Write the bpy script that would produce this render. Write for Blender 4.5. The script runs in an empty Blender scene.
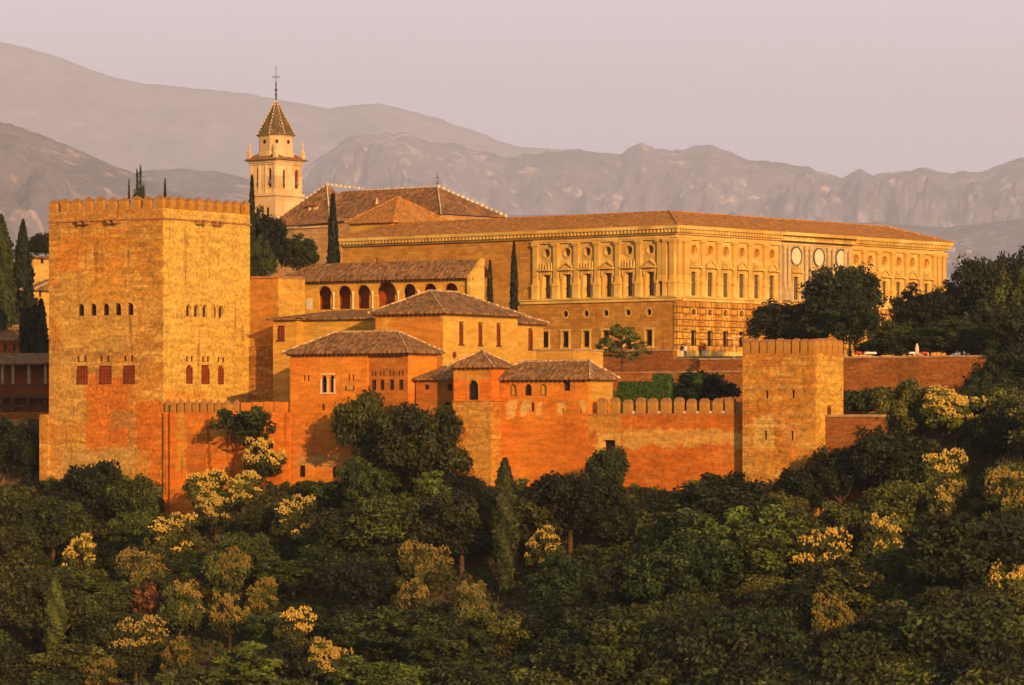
import bpy, bmesh, math, random
import numpy as np
from mathutils import Vector, Matrix, noise as mnoise
from mathutils.geometry import tessellate_polygon
from mathutils.bvhtree import BVHTree

random.seed(7)
R = math.radians
SC = bpy.context.scene
COL = SC.collection

# ------------------------------------------------------------------ camera
F, CU, CV = 4000.0, 512.0, 430.0          # focal length in pixels, principal column, horizon row
cam_data = bpy.data.cameras.new("camera")
cam_data.sensor_width = 36.0
cam_data.lens = 36.0 * F / 1024.0
cam_data.shift_y = (CV - 342.5) / 1024.0
cam_data.clip_start, cam_data.clip_end = 1.0, 80000.0
cam = bpy.data.objects.new("camera", cam_data)
cam.rotation_euler = (R(90), 0, 0)
COL.objects.link(cam)
SC.camera = cam

# ------------------------------------------------------------------ light, sky, exposure
SUN_EL = 13.0
_th = R(36.0)
_w = Vector((math.cos(_th), -math.sin(_th), 0)); _n = Vector((-math.sin(_th), -math.cos(_th), 0))
SUN_MIX = R(33.5)
_h = _w * math.cos(SUN_MIX) + _n * math.sin(SUN_MIX)
SUN_DIR = Vector((_h.x * math.cos(R(SUN_EL)), _h.y * math.cos(R(SUN_EL)), math.sin(R(SUN_EL))))
sun_d = bpy.data.lights.new("sun", 'SUN')
sun_d.energy = 5.0
sun_d.angle = R(0.5)
sun_d.color = (1.0, 0.56, 0.20)
sun = bpy.data.objects.new("sun", sun_d)
sun.rotation_euler = SUN_DIR.to_track_quat('Z', 'Y').to_euler()
COL.objects.link(sun)

world = bpy.data.worlds.new("World")
SC.world = world
world.use_nodes = True
wn, wl = world.node_tree.nodes, world.node_tree.links
wn.clear()
w_out = wn.new('ShaderNodeOutputWorld')
w_bg = wn.new('ShaderNodeBackground'); w_bg.inputs[1].default_value = 0.1
sky = wn.new('ShaderNodeTexSky'); sky.sky_type = 'NISHITA'; sky.sun_disc = False
sky.sun_elevation = R(SUN_EL); sky.sun_rotation = math.atan2(SUN_DIR.x, SUN_DIR.y)
sky.air_density = 1.6; sky.dust_density = 3.0
tc = wn.new('ShaderNodeTexCoord'); sep = wn.new('ShaderNodeSeparateXYZ')
wl.new(tc.outputs['Generated'], sep.inputs[0])
ramp = wn.new('ShaderNodeMapRange'); ramp.interpolation_type = 'SMOOTHSTEP'
ramp.inputs['From Min'].default_value = 0.12; ramp.inputs['From Max'].default_value = 0.5
ramp.inputs['To Min'].default_value = 1.0; ramp.inputs['To Max'].default_value = 0.0
wl.new(sep.outputs['Z'], ramp.inputs['Value'])
mixw = wn.new('ShaderNodeMix'); mixw.data_type = 'RGBA'
wl.new(ramp.outputs[0], mixw.inputs[0])
wsc = wn.new('ShaderNodeVectorMath'); wsc.operation = 'SCALE'; wsc.inputs['Scale'].default_value = 1.1
wl.new(sky.outputs[0], wsc.inputs[0]); wl.new(wsc.outputs[0], mixw.inputs[6])
wnz = wn.new('ShaderNodeTexNoise'); wnz.inputs['Scale'].default_value = 5; wnz.inputs['Detail'].default_value = 5
wmp = wn.new('ShaderNodeMapping'); wmp.inputs['Scale'].default_value = (1, 1, 12)
wl.new(tc.outputs['Generated'], wmp.inputs[0]); wl.new(wmp.outputs[0], wnz.inputs['Vector'])
wmx = wn.new('ShaderNodeMix'); wmx.data_type = 'RGBA'
wmx.inputs[6].default_value = (10.6, 9.4, 12.6, 1); wmx.inputs[7].default_value = (11.6, 9.9, 12.4, 1)

wrp = wn.new('ShaderNodeMapRange'); wrp.inputs['From Min'].default_value = 0.015; wrp.inputs['From Max'].default_value = 0.115
wl.new(sep.outputs['Z'], wrp.inputs['Value'])
wup = wn.new('ShaderNodeMix'); wup.data_type = 'RGBA'; wup.inputs[7].default_value = (11.6, 11.2, 14.2, 1)
wl.new(wrp.outputs[0], wup.inputs[0]); wl.new(wmx.outputs[2], wup.inputs[6]); wl.new(wup.outputs[2], mixw.inputs[7])
wcl = wn.new('ShaderNodeMapRange'); wcl.inputs['From Min'].default_value = 0.38; wcl.inputs['From Max'].default_value = 0.62
wl.new(wnz.outputs['Fac'], wcl.inputs['Value']); wl.new(wcl.outputs[0], wmx.inputs[0])
wl.new(mixw.outputs[2], w_bg.inputs[0]); wl.new(w_bg.outputs[0], w_out.inputs[0])

SC.view_settings.view_transform = 'Standard'
SC.view_settings.look = 'None'
SC.view_settings.exposure = 0.15
SC.view_settings.gamma = 1.0
SC.view_settings.use_curve_mapping = False
SC.render.engine = 'CYCLES'
SC.cycles.max_bounces = 5
SC.cycles.diffuse_bounces = 3
SC.cycles.glossy_bounces = 2
SC.cycles.volume_bounces = 3
SC.cycles.use_denoising = True

# ------------------------------------------------------------------ node helpers
class NT:
    def __init__(s, name):
        s.m = bpy.data.materials.new(name); s.m.use_nodes = True
        s.t = s.m.node_tree; s.n = s.t.nodes; s.l = s.t.links
        s.b = s.n['Principled BSDF']
        s.b.inputs['Roughness'].default_value = 0.9
        s.b.inputs['Specular IOR Level'].default_value = 0.15
        s._o = None
    def put(s, sock, v):
        if isinstance(v, bpy.types.NodeSocket): s.l.new(v, sock)
        elif isinstance(v, (tuple, list)):
            sock.default_value = tuple(v) + (1,) if len(v) == 3 and sock.type == 'RGBA' else v
        else: sock.default_value = v
    def obj(s):
        if s._o is None: s._o = s.n.new('ShaderNodeTexCoord')
        return s._o.outputs['Object']
    def nrm(s):
        s.obj(); return s._o.outputs['Normal']
    def xyz(s, v):
        q = s.n.new('ShaderNodeSeparateXYZ'); s.l.new(v, q.inputs[0]); return q.outputs
    def comb(s, x, y, z=0.0):
        q = s.n.new('ShaderNodeCombineXYZ')
        for i, v in enumerate((x, y, z)): s.put(q.inputs[i], v)
        return q.outputs[0]
    def m_(s, op, a, b=0.0, c=None):
        q = s.n.new('ShaderNodeMath'); q.operation = op
        s.put(q.inputs[0], a); s.put(q.inputs[1], b)
        if c is not None: s.put(q.inputs[2], c)
        return q.outputs[0]
    def noise(s, vec, scale, detail=4, rough=0.6):
        q = s.n.new('ShaderNodeTexNoise'); s.l.new(vec, q.inputs['Vector'])
        q.inputs['Scale'].default_value = scale; q.inputs['Detail'].default_value = detail; q.inputs['Roughness'].default_value = rough
        return q.outputs['Fac']
    def rng(s, v, a, b, c=0.0, d=1.0):
        q = s.n.new('ShaderNodeMapRange'); q.interpolation_type = 'SMOOTHSTEP'
        s.put(q.inputs['Value'], v)
        for k, x in zip(('From Min', 'From Max', 'To Min', 'To Max'), (a, b, c, d)): q.inputs[k].default_value = x
        return q.outputs[0]
    def mix(s, f, a, b, mode='MIX'):
        q = s.n.new('ShaderNodeMix'); q.data_type = 'RGBA'; q.blend_type = mode
        s.put(q.inputs[0], f); s.put(q.inputs[6], a); s.put(q.inputs[7], b)
        return q.outputs[2]
    def scale(s, col, f):
        return s.mix(1.0, col, s.comb3(f), 'MULTIPLY')
    def comb3(s, f):
        q = s.n.new('ShaderNodeCombineColor')
        for i in range(3): s.put(q.inputs[i], f)
        return q.outputs[0]
    def white(s, vec):
        q = s.n.new('ShaderNodeTexWhiteNoise'); q.noise_dimensions = '3D'; s.l.new(vec, q.inputs[0]); return q.outputs[0]
    def bump(s, h, strength=0.4, dist=0.1):
        q = s.n.new('ShaderNodeBump'); q.inputs['Strength'].default_value = strength; q.inputs['Distance'].default_value = dist
        s.l.new(h, q.inputs['Height']); s.l.new(q.outputs[0], s.b.inputs['Normal'])
    def done(s, col, rough=None):
        s.put(s.b.inputs['Base Color'], col)
        if rough is not None: s.put(s.b.inputs['Roughness'], rough)
        return s.m

def plain(name, col, rough=0.8, var=0.25, sc=1.5):
    t = NT(name); n = t.noise(t.obj(), sc, 4)
    return t.done(t.scale(t.mix(0.0, col, col), t.rng(n, 0.3, 0.7, 1 - var, 1 + var)), rough)

def warm(c):
    k = 1.18 if c[1] < .45 * c[0] else 1.06      # iron-rich clay is redder than lime plaster
    return (c[0] * k, c[1] * .95, c[2] * .55)

def earth_wall(name, c1, c2, c3, course=0.85, patches=(), joint=0.35, hole=0.5, streak=0.35, rough=0.25, seed=0.0, layer=0.5, stain=(0.10, 0.035, 0.012)):
    """Rammed earth / brick / old plaster: horizontal lifts, put-log holes, blotches, run-off streaks."""
    c1, c2, c3 = warm(c1), warm(c2), warm(c3); patches = [(*q[:4], warm(q[4]), q[5]) for q in patches]
    t = NT(name)
    p = t.xyz(t.obj()); a = t.m_('ADD', p[0], p[1]); z = p[2]
    off = t.m_('ADD', a, seed)
    v2 = t.comb(off, z, seed)
    n1 = t.noise(v2, 0.16, 6, 0.62); n2 = t.noise(v2, 0.75, 6, 0.65); n3 = t.noise(v2, 2.6, 4, 0.7)
    lay = t.noise(t.comb(t.m_('MULTIPLY', off, 0.22), t.m_('MULTIPLY', z, 1.1), seed), 1.0, 6, 0.72)
    run = t.noise(t.comb(t.m_('MULTIPLY', off, 1.3), t.m_('MULTIPLY', z, 0.10), seed), 1.0, 4, 0.6)
    col = t.mix(t.rng(n1, 0.42, 0.60), c1, c2)
    col = t.mix(t.m_('MULTIPLY', t.rng(lay, 0.50, 0.62), layer), col, c3)
    for (x0, x1, z0, z1, pc, amt) in patches:
        w = t.m_('MULTIPLY', t.m_('SUBTRACT', n2, 0.5), 2.6)
        aa = t.m_('ADD', a, w); zz = t.m_('ADD', z, w)
        k = t.m_('MULTIPLY', t.m_('MULTIPLY', t.rng(aa, x0 - .12, x0 + .12), t.rng(aa, x1 + .12, x1 - .12)), t.m_('MULTIPLY', t.rng(zz, z0 - .12, z0 + .12), t.rng(zz, z1 + .12, z1 - .12)))
        k = t.m_('MULTIPLY', k, t.rng(n2, 0.25, 0.55, amt * 0.75, amt))
        col = t.mix(k, col, pc)
    col = t.mix(t.m_('MULTIPLY', t.rng(run, 0.56, 0.72), streak), col, stain)
    col = t.mix(t.m_('MULTIPLY', t.rng(n2, 0.60, 0.70), 0.25), col, stain)
    fz = t.m_('FRACT', t.m_('DIVIDE', z, course))
    jl = t.m_('MULTIPLY', t.m_('LESS_THAN', fz, 0.07), t.rng(n2, 0.35, 0.6, 0.0, joint))
    col = t.mix(jl, col, stain)
    if hole:
        fa = t.m_('FRACT', t.m_('DIVIDE', t.m_('ADD', off, t.m_('MULTIPLY', t.white(t.comb(t.m_('FLOOR', t.m_('DIVIDE', z, course)), 0.0)), 2.0)), 2.3))
        hh = t.m_('MULTIPLY', t.m_('LESS_THAN', fa, 0.06), t.m_('MULTIPLY', t.m_('LESS_THAN', fz, 0.2), hole))
        hh = t.m_('MULTIPLY', hh, t.rng(n1, 0.42, 0.55))
        col = t.mix(hh, col, stain)
    n4 = t.noise(t.comb(t.m_('MULTIPLY', off, 0.5), t.m_('MULTIPLY', z, 2.0), seed + 5.0), 0.9, 8, 0.72)
    col = t.scale(col, t.rng(n4, 0.34, 0.66, 0.76, 1.16))
    dk = t.noise(t.comb(off, t.m_('MULTIPLY', z, 0.55), seed + 9.0), 0.45, 8, 0.72)
    col = t.mix(t.rng(dk, 0.56, 0.72, 0.0, 0.36), col, stain)
    col = t.scale(col, t.rng(n3, 0.25, 0.75, 1 - rough, 1 + rough))
    h = t.m_('ADD', t.m_('ADD', t.m_('MULTIPLY', n3, 0.5), t.m_('MULTIPLY', lay, 0.7)), t.m_('MULTIPLY', n2, 0.5))
    h = t.m_('SUBTRACT', h, jl)
    t.bump(h, 0.6, 0.12)
    return t.done(col, 0.95)

def ashlar(name, c1, c2, bw=1.5, bh=0.62, mortar=0.05, dark=(0.12, 0.05, 0.02), depth=0.5, seed=0.0):
    c1, c2 = warm(c1), warm(c2)
    t = NT(name)
    p = t.xyz(t.obj()); a = t.m_('ADD', p[0], p[1]); z = p[2]
    row = t.m_('FLOOR', t.m_('DIVIDE', z, bh))
    sh = t.m_('MULTIPLY', t.m_('MODULO', row, 2.0), 0.5)
    ca = t.m_('ADD', t.m_('DIVIDE', a, bw), sh)
    fa = t.m_('FRACT', t.m_('ADD', ca, 100.0)); fz = t.m_('FRACT', t.m_('ADD', t.m_('DIVIDE', z, bh), 100.0))
    wn_ = t.white(t.comb(t.m_('FLOOR', ca), row, seed))
    v2 = t.comb(a, z, seed)
    n1 = t.noise(v2, 0.2, 6); n2 = t.noise(v2, 1.2, 5); n3 = t.noise(v2, 6, 3)
    run = t.noise(t.comb(t.m_('MULTIPLY', a, 1.6), t.m_('MULTIPLY', z, 0.12), seed), 1.0, 4, 0.6)
    col = t.mix(t.rng(n1, 0.4, 0.6), c1, c2)
    col = t.scale(col, t.rng(wn_, 0.0, 1.0, 0.82, 1.15))
    col = t.scale(col, t.rng(n3, 0.3, 0.7, 0.85, 1.12))
    col = t.mix(t.m_('MULTIPLY', t.rng(run, 0.55, 0.72), 0.45), col, dark)
    j = t.m_('MAXIMUM', t.m_('LESS_THAN', fa, mortar / bw * 1.0), t.m_('LESS_THAN', fz, mortar / bh))
    col = t.mix(t.m_('MULTIPLY', j, depth), col, dark)
    t.bump(t.m_('SUBTRACT', t.m_('ADD', t.m_('MULTIPLY', n2, 0.4), t.m_('MULTIPLY', n3, 0.2)), t.m_('MULTIPLY', j, 0.8)), 0.5, 0.1)
    return t.done(col, 0.9)

def roof_tiles(name, c1, c2, tw=0.30, tl=0.55, lo=0.45, hi=1.5, lichen=(0.16, 0.11, 0.05)):
    t = NT(name)
    p = t.xyz(t.obj()); n = t.xyz(t.nrm())
    s = t.m_('GREATER_THAN', t.m_('ABSOLUTE', n[0]), t.m_('ABSOLUTE', n[1]))
    def sel(a, b): return t.m_('ADD', t.m_('MULTIPLY', s, a), t.m_('MULTIPLY', t.m_('SUBTRACT', 1.0, s), b))
    a = sel(p[1], p[0]); d = sel(p[0], p[1])
    ca = t.m_('DIVIDE', a, tw); cd = t.m_('DIVIDE', d, tl)
    w1 = t.white(t.comb(t.m_('FLOOR', ca), t.m_('FLOOR', cd), 1.0))
    big = t.noise(t.obj(), 0.5, 5); med = t.noise(t.obj(), 2.5, 4)
    col = t.mix(t.rng(w1, 0.1, 0.9), c1, c2)
    col = t.mix(t.m_('MULTIPLY', t.rng(big, 0.5, 0.65), 0.55), col, lichen)
    col = t.scale(col, t.rng(med, 0.3, 0.7, 0.75, 1.25))
    w2 = t.white(t.comb(t.m_('FLOOR', ca), t.m_('FLOOR', cd), 7.0))
    col = t.scale(col, t.rng(w2, 0.0, 1.0, lo, hi))
    wave = t.m_('ABSOLUTE', t.m_('SUBTRACT', t.m_('FRACT', t.m_('ADD', ca, 500.0)), 0.5))
    col = t.scale(col, t.rng(wave, 0.33, 0.5, 1.1, 0.45))
    h = t.m_('SUBTRACT', t.m_('MULTIPLY', t.m_('FRACT', t.m_('ADD', cd, 500.0)), 0.25), t.m_('MULTIPLY', wave, 1.4))
    t.bump(h, 0.7, 0.12)
    return t.done(col, 0.9)

def leaf_mat(name, c1, c2, sun=1.0):
    t = NT(name)
    at = t.n.new('ShaderNodeAttribute'); at.attribute_name = 'tone'
    oi = t.n.new('ShaderNodeObjectInfo')
    r2 = t.m_('FRACT', t.m_('MULTIPLY', oi.outputs['Random'], 7.31))
    col = t.mix(t.rng(oi.outputs['Random'], 0.0, 1.0), c1, c2)
    col = t.scale(col, t.rng(r2, 0, 1, 0.5, 1.5))
    col = t.scale(col, at.outputs['Fac'])
    t.b.inputs['Specular IOR Level'].default_value = 0.25
    return t.done(col, 0.65)

M = {}
OCH = (0.50, 0.30, 0.085); OCH2 = (0.46, 0.245, 0.06); PALE = (0.56, 0.38, 0.13); ORG = (0.50, 0.17, 0.028); RED = (0.40, 0.11, 0.018); BEI = (0.40, 0.26, 0.10)
M['merlon'] = earth_wall('merlon_brick', (0.42, 0.22, 0.06), (0.34, 0.15, 0.04), BEI, joint=0.3, hole=0, course=0.3)
M['cap'] = plain('merlon_cap', (0.33, 0.15, 0.05), 0.9, 0.4, 3)
M['ochre'] = earth_wall('ochre_plaster', (0.52, 0.31, 0.075), (0.50, 0.27, 0.055), PALE, hole=0, joint=0.06, streak=0.22, rough=0.12, layer=0.3, stain=(0.25, 0.10, 0.025))
M['orange'] = earth_wall('orange_plaster', (0.55, 0.21, 0.032), (0.48, 0.155, 0.020), (0.50, 0.25, 0.055), hole=0.25, joint=0.12, streak=0.3, rough=0.15, layer=0.35)
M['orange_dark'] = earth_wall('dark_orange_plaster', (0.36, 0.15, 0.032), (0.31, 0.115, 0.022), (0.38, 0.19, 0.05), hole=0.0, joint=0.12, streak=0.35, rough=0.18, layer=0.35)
M['cream'] = earth_wall('cream_plaster', (0.60, 0.40, 0.14), (0.55, 0.34, 0.10), (0.64, 0.46, 0.2), hole=0, joint=0.04, streak=0.15, rough=0.08, layer=0.3, stain=(0.3, 0.14, 0.04))
M['white'] = plain('white_plaster', (0.66, 0.55, 0.38), 0.8, 0.1)
M['rubble'] = earth_wall('rubble_masonry', (0.30, 0.15, 0.04), (0.22, 0.10, 0.028), (0.40, 0.24, 0.08), course=0.35, hole=0.6, joint=0.5, rough=0.55, layer=0.8)
M['terrace'] = earth_wall('terrace_masonry', (0.25, 0.105, 0.035), (0.19, 0.08, 0.026), (0.30, 0.16, 0.06), course=0.4, hole=0.6, joint=0.3, rough=0.35, layer=0.6)
M['coping'] = plain('stone_coping', (0.36, 0.22, 0.10), 0.9, 0.3)
M['roof'] = roof_tiles('old_clay_tiles', (0.22, 0.10, 0.034), (0.30, 0.155, 0.052), tw=0.26, tl=0.42, lo=0.6, hi=1.35)
M['roof_red'] = roof_tiles('red_clay_tiles', (0.41, 0.165, 0.028), (0.46, 0.20, 0.042), lo=0.75, hi=1.2, lichen=(0.30, 0.15, 0.045))
M['roof_church'] = roof_tiles('brown_clay_tiles', (0.24, 0.105, 0.035), (0.31, 0.15, 0.055), lo=0.6, hi=1.3)
M['spire'] = roof_tiles('spire_tiles', (0.13, 0.085, 0.04), (0.17, 0.11, 0.05), lo=0.7, hi=1.2)
M['ridge'] = plain('ridge_mortar', (0.42, 0.27, 0.13), 0.9, 0.6, 2.5)
M['ridge_white'] = plain('white_ridge_mortar', (0.56, 0.42, 0.24), 0.9, 0.35, 1)
M['eave'] = plain('eave_timber', (0.13, 0.05, 0.02), 0.9, 0.3)
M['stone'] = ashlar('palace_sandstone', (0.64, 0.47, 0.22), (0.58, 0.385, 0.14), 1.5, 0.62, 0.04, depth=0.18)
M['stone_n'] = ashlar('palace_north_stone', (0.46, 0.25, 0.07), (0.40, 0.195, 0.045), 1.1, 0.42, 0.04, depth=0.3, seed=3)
M['rustic'] = ashlar('rusticated_stone', (0.56, 0.34, 0.09), (0.48, 0.25, 0.055), 1.2, 0.85, 0.15, dark=(0.13, 0.04, 0.012), depth=0.85, seed=5)
M['trim'] = ashlar('carved_stone', (0.66, 0.49, 0.22), (0.57, 0.37, 0.13), 2.2, 3.0, 0.01, depth=0.1, seed=9)
M['marble'] = plain('grey_marble', (0.46, 0.33, 0.15), 0.6, 0.2)
M['marble_white'] = plain('white_marble', (0.66, 0.53, 0.30), 0.5, 0.12)
M['church'] = ashlar('church_brick', (0.50, 0.33, 0.22), (0.44, 0.265, 0.16), 0.9, 0.3, 0.05, depth=0.3, seed=2)
M['church_plaster'] = ashlar('belltower_plaster', (0.60, 0.47, 0.40), (0.56, 0.41, 0.31), 4.0, 2.0, 0.0, depth=0.0, seed=4)
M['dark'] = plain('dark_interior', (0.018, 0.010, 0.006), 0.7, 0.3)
M['glass'] = plain('grey_window_glass', (0.12, 0.11, 0.065), 0.35, 0.3)
M['shutter'] = plain('red_lattice', (0.16, 0.028, 0.008), 0.7, 0.3)
M['shutter_bar'] = plain('red_lattice_bars', (0.26, 0.055, 0.014), 0.7, 0.2)
M['wood'] = plain('brown_wood', (0.10, 0.045, 0.018), 0.7, 0.3)
M['iron'] = plain('wrought_iron', (0.10, 0.085, 0.08), 0.5, 0.2)
M['dull_red'] = earth_wall('dull_red_plaster', (0.30, 0.08, 0.018), (0.24, 0.06, 0.014), (0.30, 0.10, 0.03), hole=0, joint=0.05, streak=0.3)  # deep dull red for the arcade's back wall and the far-left buildings
M['trunk'] = plain('bark', (0.08, 0.045, 0.025), 0.95, 0.4, 3)
M['leaf_dark'] = leaf_mat('dark_leaves', (0.014, 0.025, 0.004), (0.030, 0.037, 0.005))
M['leaf_olive'] = leaf_mat('olive_leaves', (0.046, 0.056, 0.008), (0.072, 0.070, 0.009))
M['leaf_green'] = leaf_mat('fresh_leaves', (0.038, 0.058, 0.007), (0.054, 0.070, 0.008))
M['leaf_black'] = leaf_mat('conifer_needles', (0.011, 0.015, 0.004), (0.017, 0.021, 0.005))
M['leaf_red'] = leaf_mat('reddish_leaves', (0.07, 0.024, 0.008), (0.085, 0.03, 0.009))
M['leaf_hedge'] = leaf_mat('hedge_leaves', (0.07, 0.15, 0.012), (0.075, 0.16, 0.013))
M['bloom'] = leaf_mat('yellow_blossom', (0.41, 0.285, 0.05), (0.47, 0.305, 0.045))
M['canvas'] = plain('cream_canvas', (0.62, 0.46, 0.30), 0.8, 0.1)
M['cloth_red'] = plain('red_cloth', (0.55, 0.05, 0.03), 0.8, 0.1)
M['cloth_white'] = plain('white_cloth', (0.72, 0.66, 0.58), 0.8, 0.05)
M['cloth_dark'] = plain('dark_cloth', (0.06, 0.03, 0.04), 0.8, 0.1)
M['skin'] = plain('skin', (0.48, 0.25, 0.15), 0.6, 0.05)
M['hair'] = plain('dark_hair', (0.03, 0.018, 0.012), 0.6, 0.1)

# ------------------------------------------------------------------ object helpers
def tag(o, label=None, cat=None, group=None, kind=None):
    if label: o['label'] = label
    if cat: o['category'] = cat
    if group: o['group'] = group
    if kind: o['kind'] = kind
    return o

def link(name, me, mat=None, parent=None, loc=(0, 0, 0), rz=0.0, scale=None):
    o = bpy.data.objects.new(name, me); COL.objects.link(o)
    if mat is not None and not me.materials:
        for mm in (mat if isinstance(mat, (list, tuple)) else [mat]): me.materials.append(mm)
    if parent: o.parent = parent
    o.location = loc; o.rotation_euler = (0, 0, rz)
    if scale: o.scale = scale
    if name == 'merlon':               # no two battlements weathered alike
        o.scale = (random.uniform(.90, 1.03), 1, random.uniform(.88, 1.05)); o.location.x += random.uniform(-.05, .05); o.rotation_euler.y = random.uniform(-.02, .02)
    return o

class MB:
    def __init__(s): s.v = []; s.f = []; s.mi = []; s.cur = 0
    def poly(s, pts):
        i = len(s.v); s.v += [tuple(p) for p in pts]; s.f.append(tuple(range(i, i + len(pts)))); s.mi.append(s.cur); return s
    def box(s, x0, x1, y0, y1, z0, z1, taper=0.0):
        i = len(s.v); t = taper
        s.v += [(x0, y0, z0), (x1, y0, z0), (x1, y1, z0), (x0, y1, z0), (x0 + t, y0 + t, z1), (x1 - t, y0 + t, z1), (x1 - t, y1 - t, z1), (x0 + t, y1 - t, z1)]
        for q in ((0, 3, 2, 1), (4, 5, 6, 7), (0, 1, 5, 4), (1, 2, 6, 5), (2, 3, 7, 6), (3, 0, 4, 7)):
            s.f.append(tuple(i + k for k in q)); s.mi.append(s.cur)
        return s
    def pyramid(s, x0, x1, y0, y1, z0, z1, px=None, py=None):
        i = len(s.v); cx = (x0 + x1) / 2 if px is None else px; cy = (y0 + y1) / 2 if py is None else py
        s.v += [(x0, y0, z0), (x1, y0, z0), (x1, y1, z0), (x0, y1, z0), (cx, cy, z1)]
        for q in ((0, 3, 2, 1), (0, 1, 4), (1, 2, 4), (2, 3, 4), (3, 0, 4)):
            s.f.append(tuple(i + k for k in q)); s.mi.append(s.cur)
        return s
    def ring(s, profile, n=12, cx=0, cy=0, rot=0.0, caps=True):
        """profile: list of (r, z); lathe around the vertical axis at cx, cy."""
        i0 = len(s.v)
        for (r, z) in profile:
            for k in range(n):
                a = rot + 2 * math.pi * k / n
                s.v.append((cx + r * math.cos(a), cy + r * math.sin(a), z))
        for j in range(len(profile) - 1):
            for k in range(n):
                a = i0 + j * n + k; b = i0 + j * n + (k + 1) % n
                s.f.append((a, b, b + n, a + n)); s.mi.append(s.cur)
        if caps:
            s.f.append(tuple(i0 + k for k in reversed(range(n)))); s.mi.append(s.cur)
            e = i0 + (len(profile) - 1) * n
            s.f.append(tuple(e + k for k in range(n))); s.mi.append(s.cur)
        return s
    def tube(s, p, q, r0, r1=None, n=6):
        r1 = r0 if r1 is None else r1
        p, q = Vector(p), Vector(q); d = (q - p).normalized()
        a = d.orthogonal().normalized(); b = d.cross(a); i0 = len(s.v)
        for c, r in ((p, r0), (q, r1)):
            for k in range(n):
                t = 2 * math.pi * k / n
                s.v.append(tuple(c + a * (r * math.cos(t)) + b * (r * math.sin(t))))
        for k in range(n):
            x, y = i0 + k, i0 + (k + 1) % n
            s.f.append((x, y, y + n, x + n)); s.mi.append(s.cur)
        s.f.append(tuple(i0 + k for k in reversed(range(n)))); s.mi.append(s.cur)
        s.f.append(tuple(i0 + n + k for k in range(n))); s.mi.append(s.cur)
        return s
    def wall(s, plane, off, outer, holes=(), depth=0.4):
        """A wall sheet with real openings. plane N: y = off, a = x, inward +y. plane W: x = off, a = y, inward -x."""
        mp = (lambda a, z, d=0.0: (a, off + d, z)) if plane == 'N' else (lambda a, z, d=0.0: (off - d, a, z))
        loops = [[Vector((a, z, 0)) for a, z in outer]] + [[Vector((a, z, 0)) for a, z in h] for h in holes]
        flat = [p for l in loops for p in l]
        i0 = len(s.v)
        s.v += [mp(p.x, p.y) for p in flat]
        for tri in tessellate_polygon(loops):
            s.f.append(tuple(i0 + k for k in tri)); s.mi.append(s.cur)
        for h in holes:
            n = len(h)
            for k in range(n):
                a, b = h[k], h[(k + 1) % n]
                s.poly([mp(*a), mp(*b), mp(b[0], b[1], depth), mp(a[0], a[1], depth)])
        return s
    def mesh(s, name):
        me = bpy.data.meshes.new(name); me.from_pydata(s.v, [], s.f); me.update()
        return me
    def build(s, name, mat, parent=None, loc=(0, 0, 0), rz=0.0):
        me = s.mesh(name)
        for mm in (mat if isinstance(mat, (list, tuple)) else [mat]): me.materials.append(mm)
        if any(s.mi): me.polygons.foreach_set('material_index', s.mi)
        return link(name, me, None, parent, loc, rz)

def rect(a0, a1, z0, z1): return [(a0, z0), (a1, z0), (a1, z1), (a0, z1)]
def crect(c, w, z0, z1): return rect(c - w / 2, c + w / 2, z0, z1)
def arch(c, w, z0, z1, n=8, horseshoe=0.0):
    r = w / 2; zc = z1 - r
    pts = [(c - r, z0), (c + r, z0)]
    rr = r * (1 + horseshoe)
    if horseshoe: pts = [(c - r, z0), (c + r, z0), (c + r, zc - r * 0.45)]
    for k in range(n + 1):
        t = math.pi * k / n
        pts.append((c + rr * math.cos(t), zc + r * math.sin(t)))
    if horseshoe: pts.append((c - r, zc - r * 0.45))
    return pts
def disc(c, z, r, n=18): return [(c + r * math.cos(2 * math.pi * k / n), z + r * math.sin(2 * math.pi * k / n)) for k in range(n)]

class Frame:
    """Local frame of a building: x west along its north face, y south along its west face; origin at its north-west corner."""
    def __init__(s, u, Y, deg, z0=0.0, xy=None):
        s.th = R(deg); s.c, s.s = math.cos(s.th), math.sin(s.th)
        s.px, s.py = ((u - CU) / F * Y, Y) if xy is None else xy
        s.z0 = z0
    def W(s, x, y, z=0.0): return Vector((s.px + x * s.c + y * s.s, s.py - x * s.s + y * s.c, s.z0 + z))
    def loc(s, X, Y): 
        dx, dy = X - s.px, Y - s.py
        return dx * s.c - dy * s.s, dx * s.s + dy * s.c
    def x(s, u, y=0.0):
        k = (u - CU) / F
        return (k * (s.py + y * s.c) - s.px - y * s.s) / (s.c + k * s.s)
    def y(s, u, x=0.0):
        k = (u - CU) / F
        return (k * (s.py - x * s.s) - s.px - x * s.c) / (s.s - k * s.c)
    def z(s, v, x=0.0, y=0.0): return (CV - v) / F * (s.py - x * s.s + y * s.c) - s.z0
    def sub(s, x, y, z0): 
        w = s.W(x, y); return Frame(0, 0, math.degrees(s.th), z0, (w.x, w.y))

def thing(name, label, cat, fr=None, group=None, loc=None, rz=0.0):
    o = bpy.data.objects.new(name, None); COL.objects.link(o)
    o.empty_display_size = 0.5
    if fr is not None:
        o.location = (fr.px, fr.py, fr.z0); o.rotation_euler = (0, 0, -fr.th)
    else:
        o.location = loc or (0, 0, 0); o.rotation_euler = (0, 0, rz)
    return tag(o, label, cat, group)

def pane_mesh(mb, plane, off, hole, depth):
    mp = (lambda a, z: (a, off + depth, z)) if plane == 'N' else (lambda a, z: (off - depth, a, z))
    mb.poly([mp(a, z) for a, z in hole])

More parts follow.
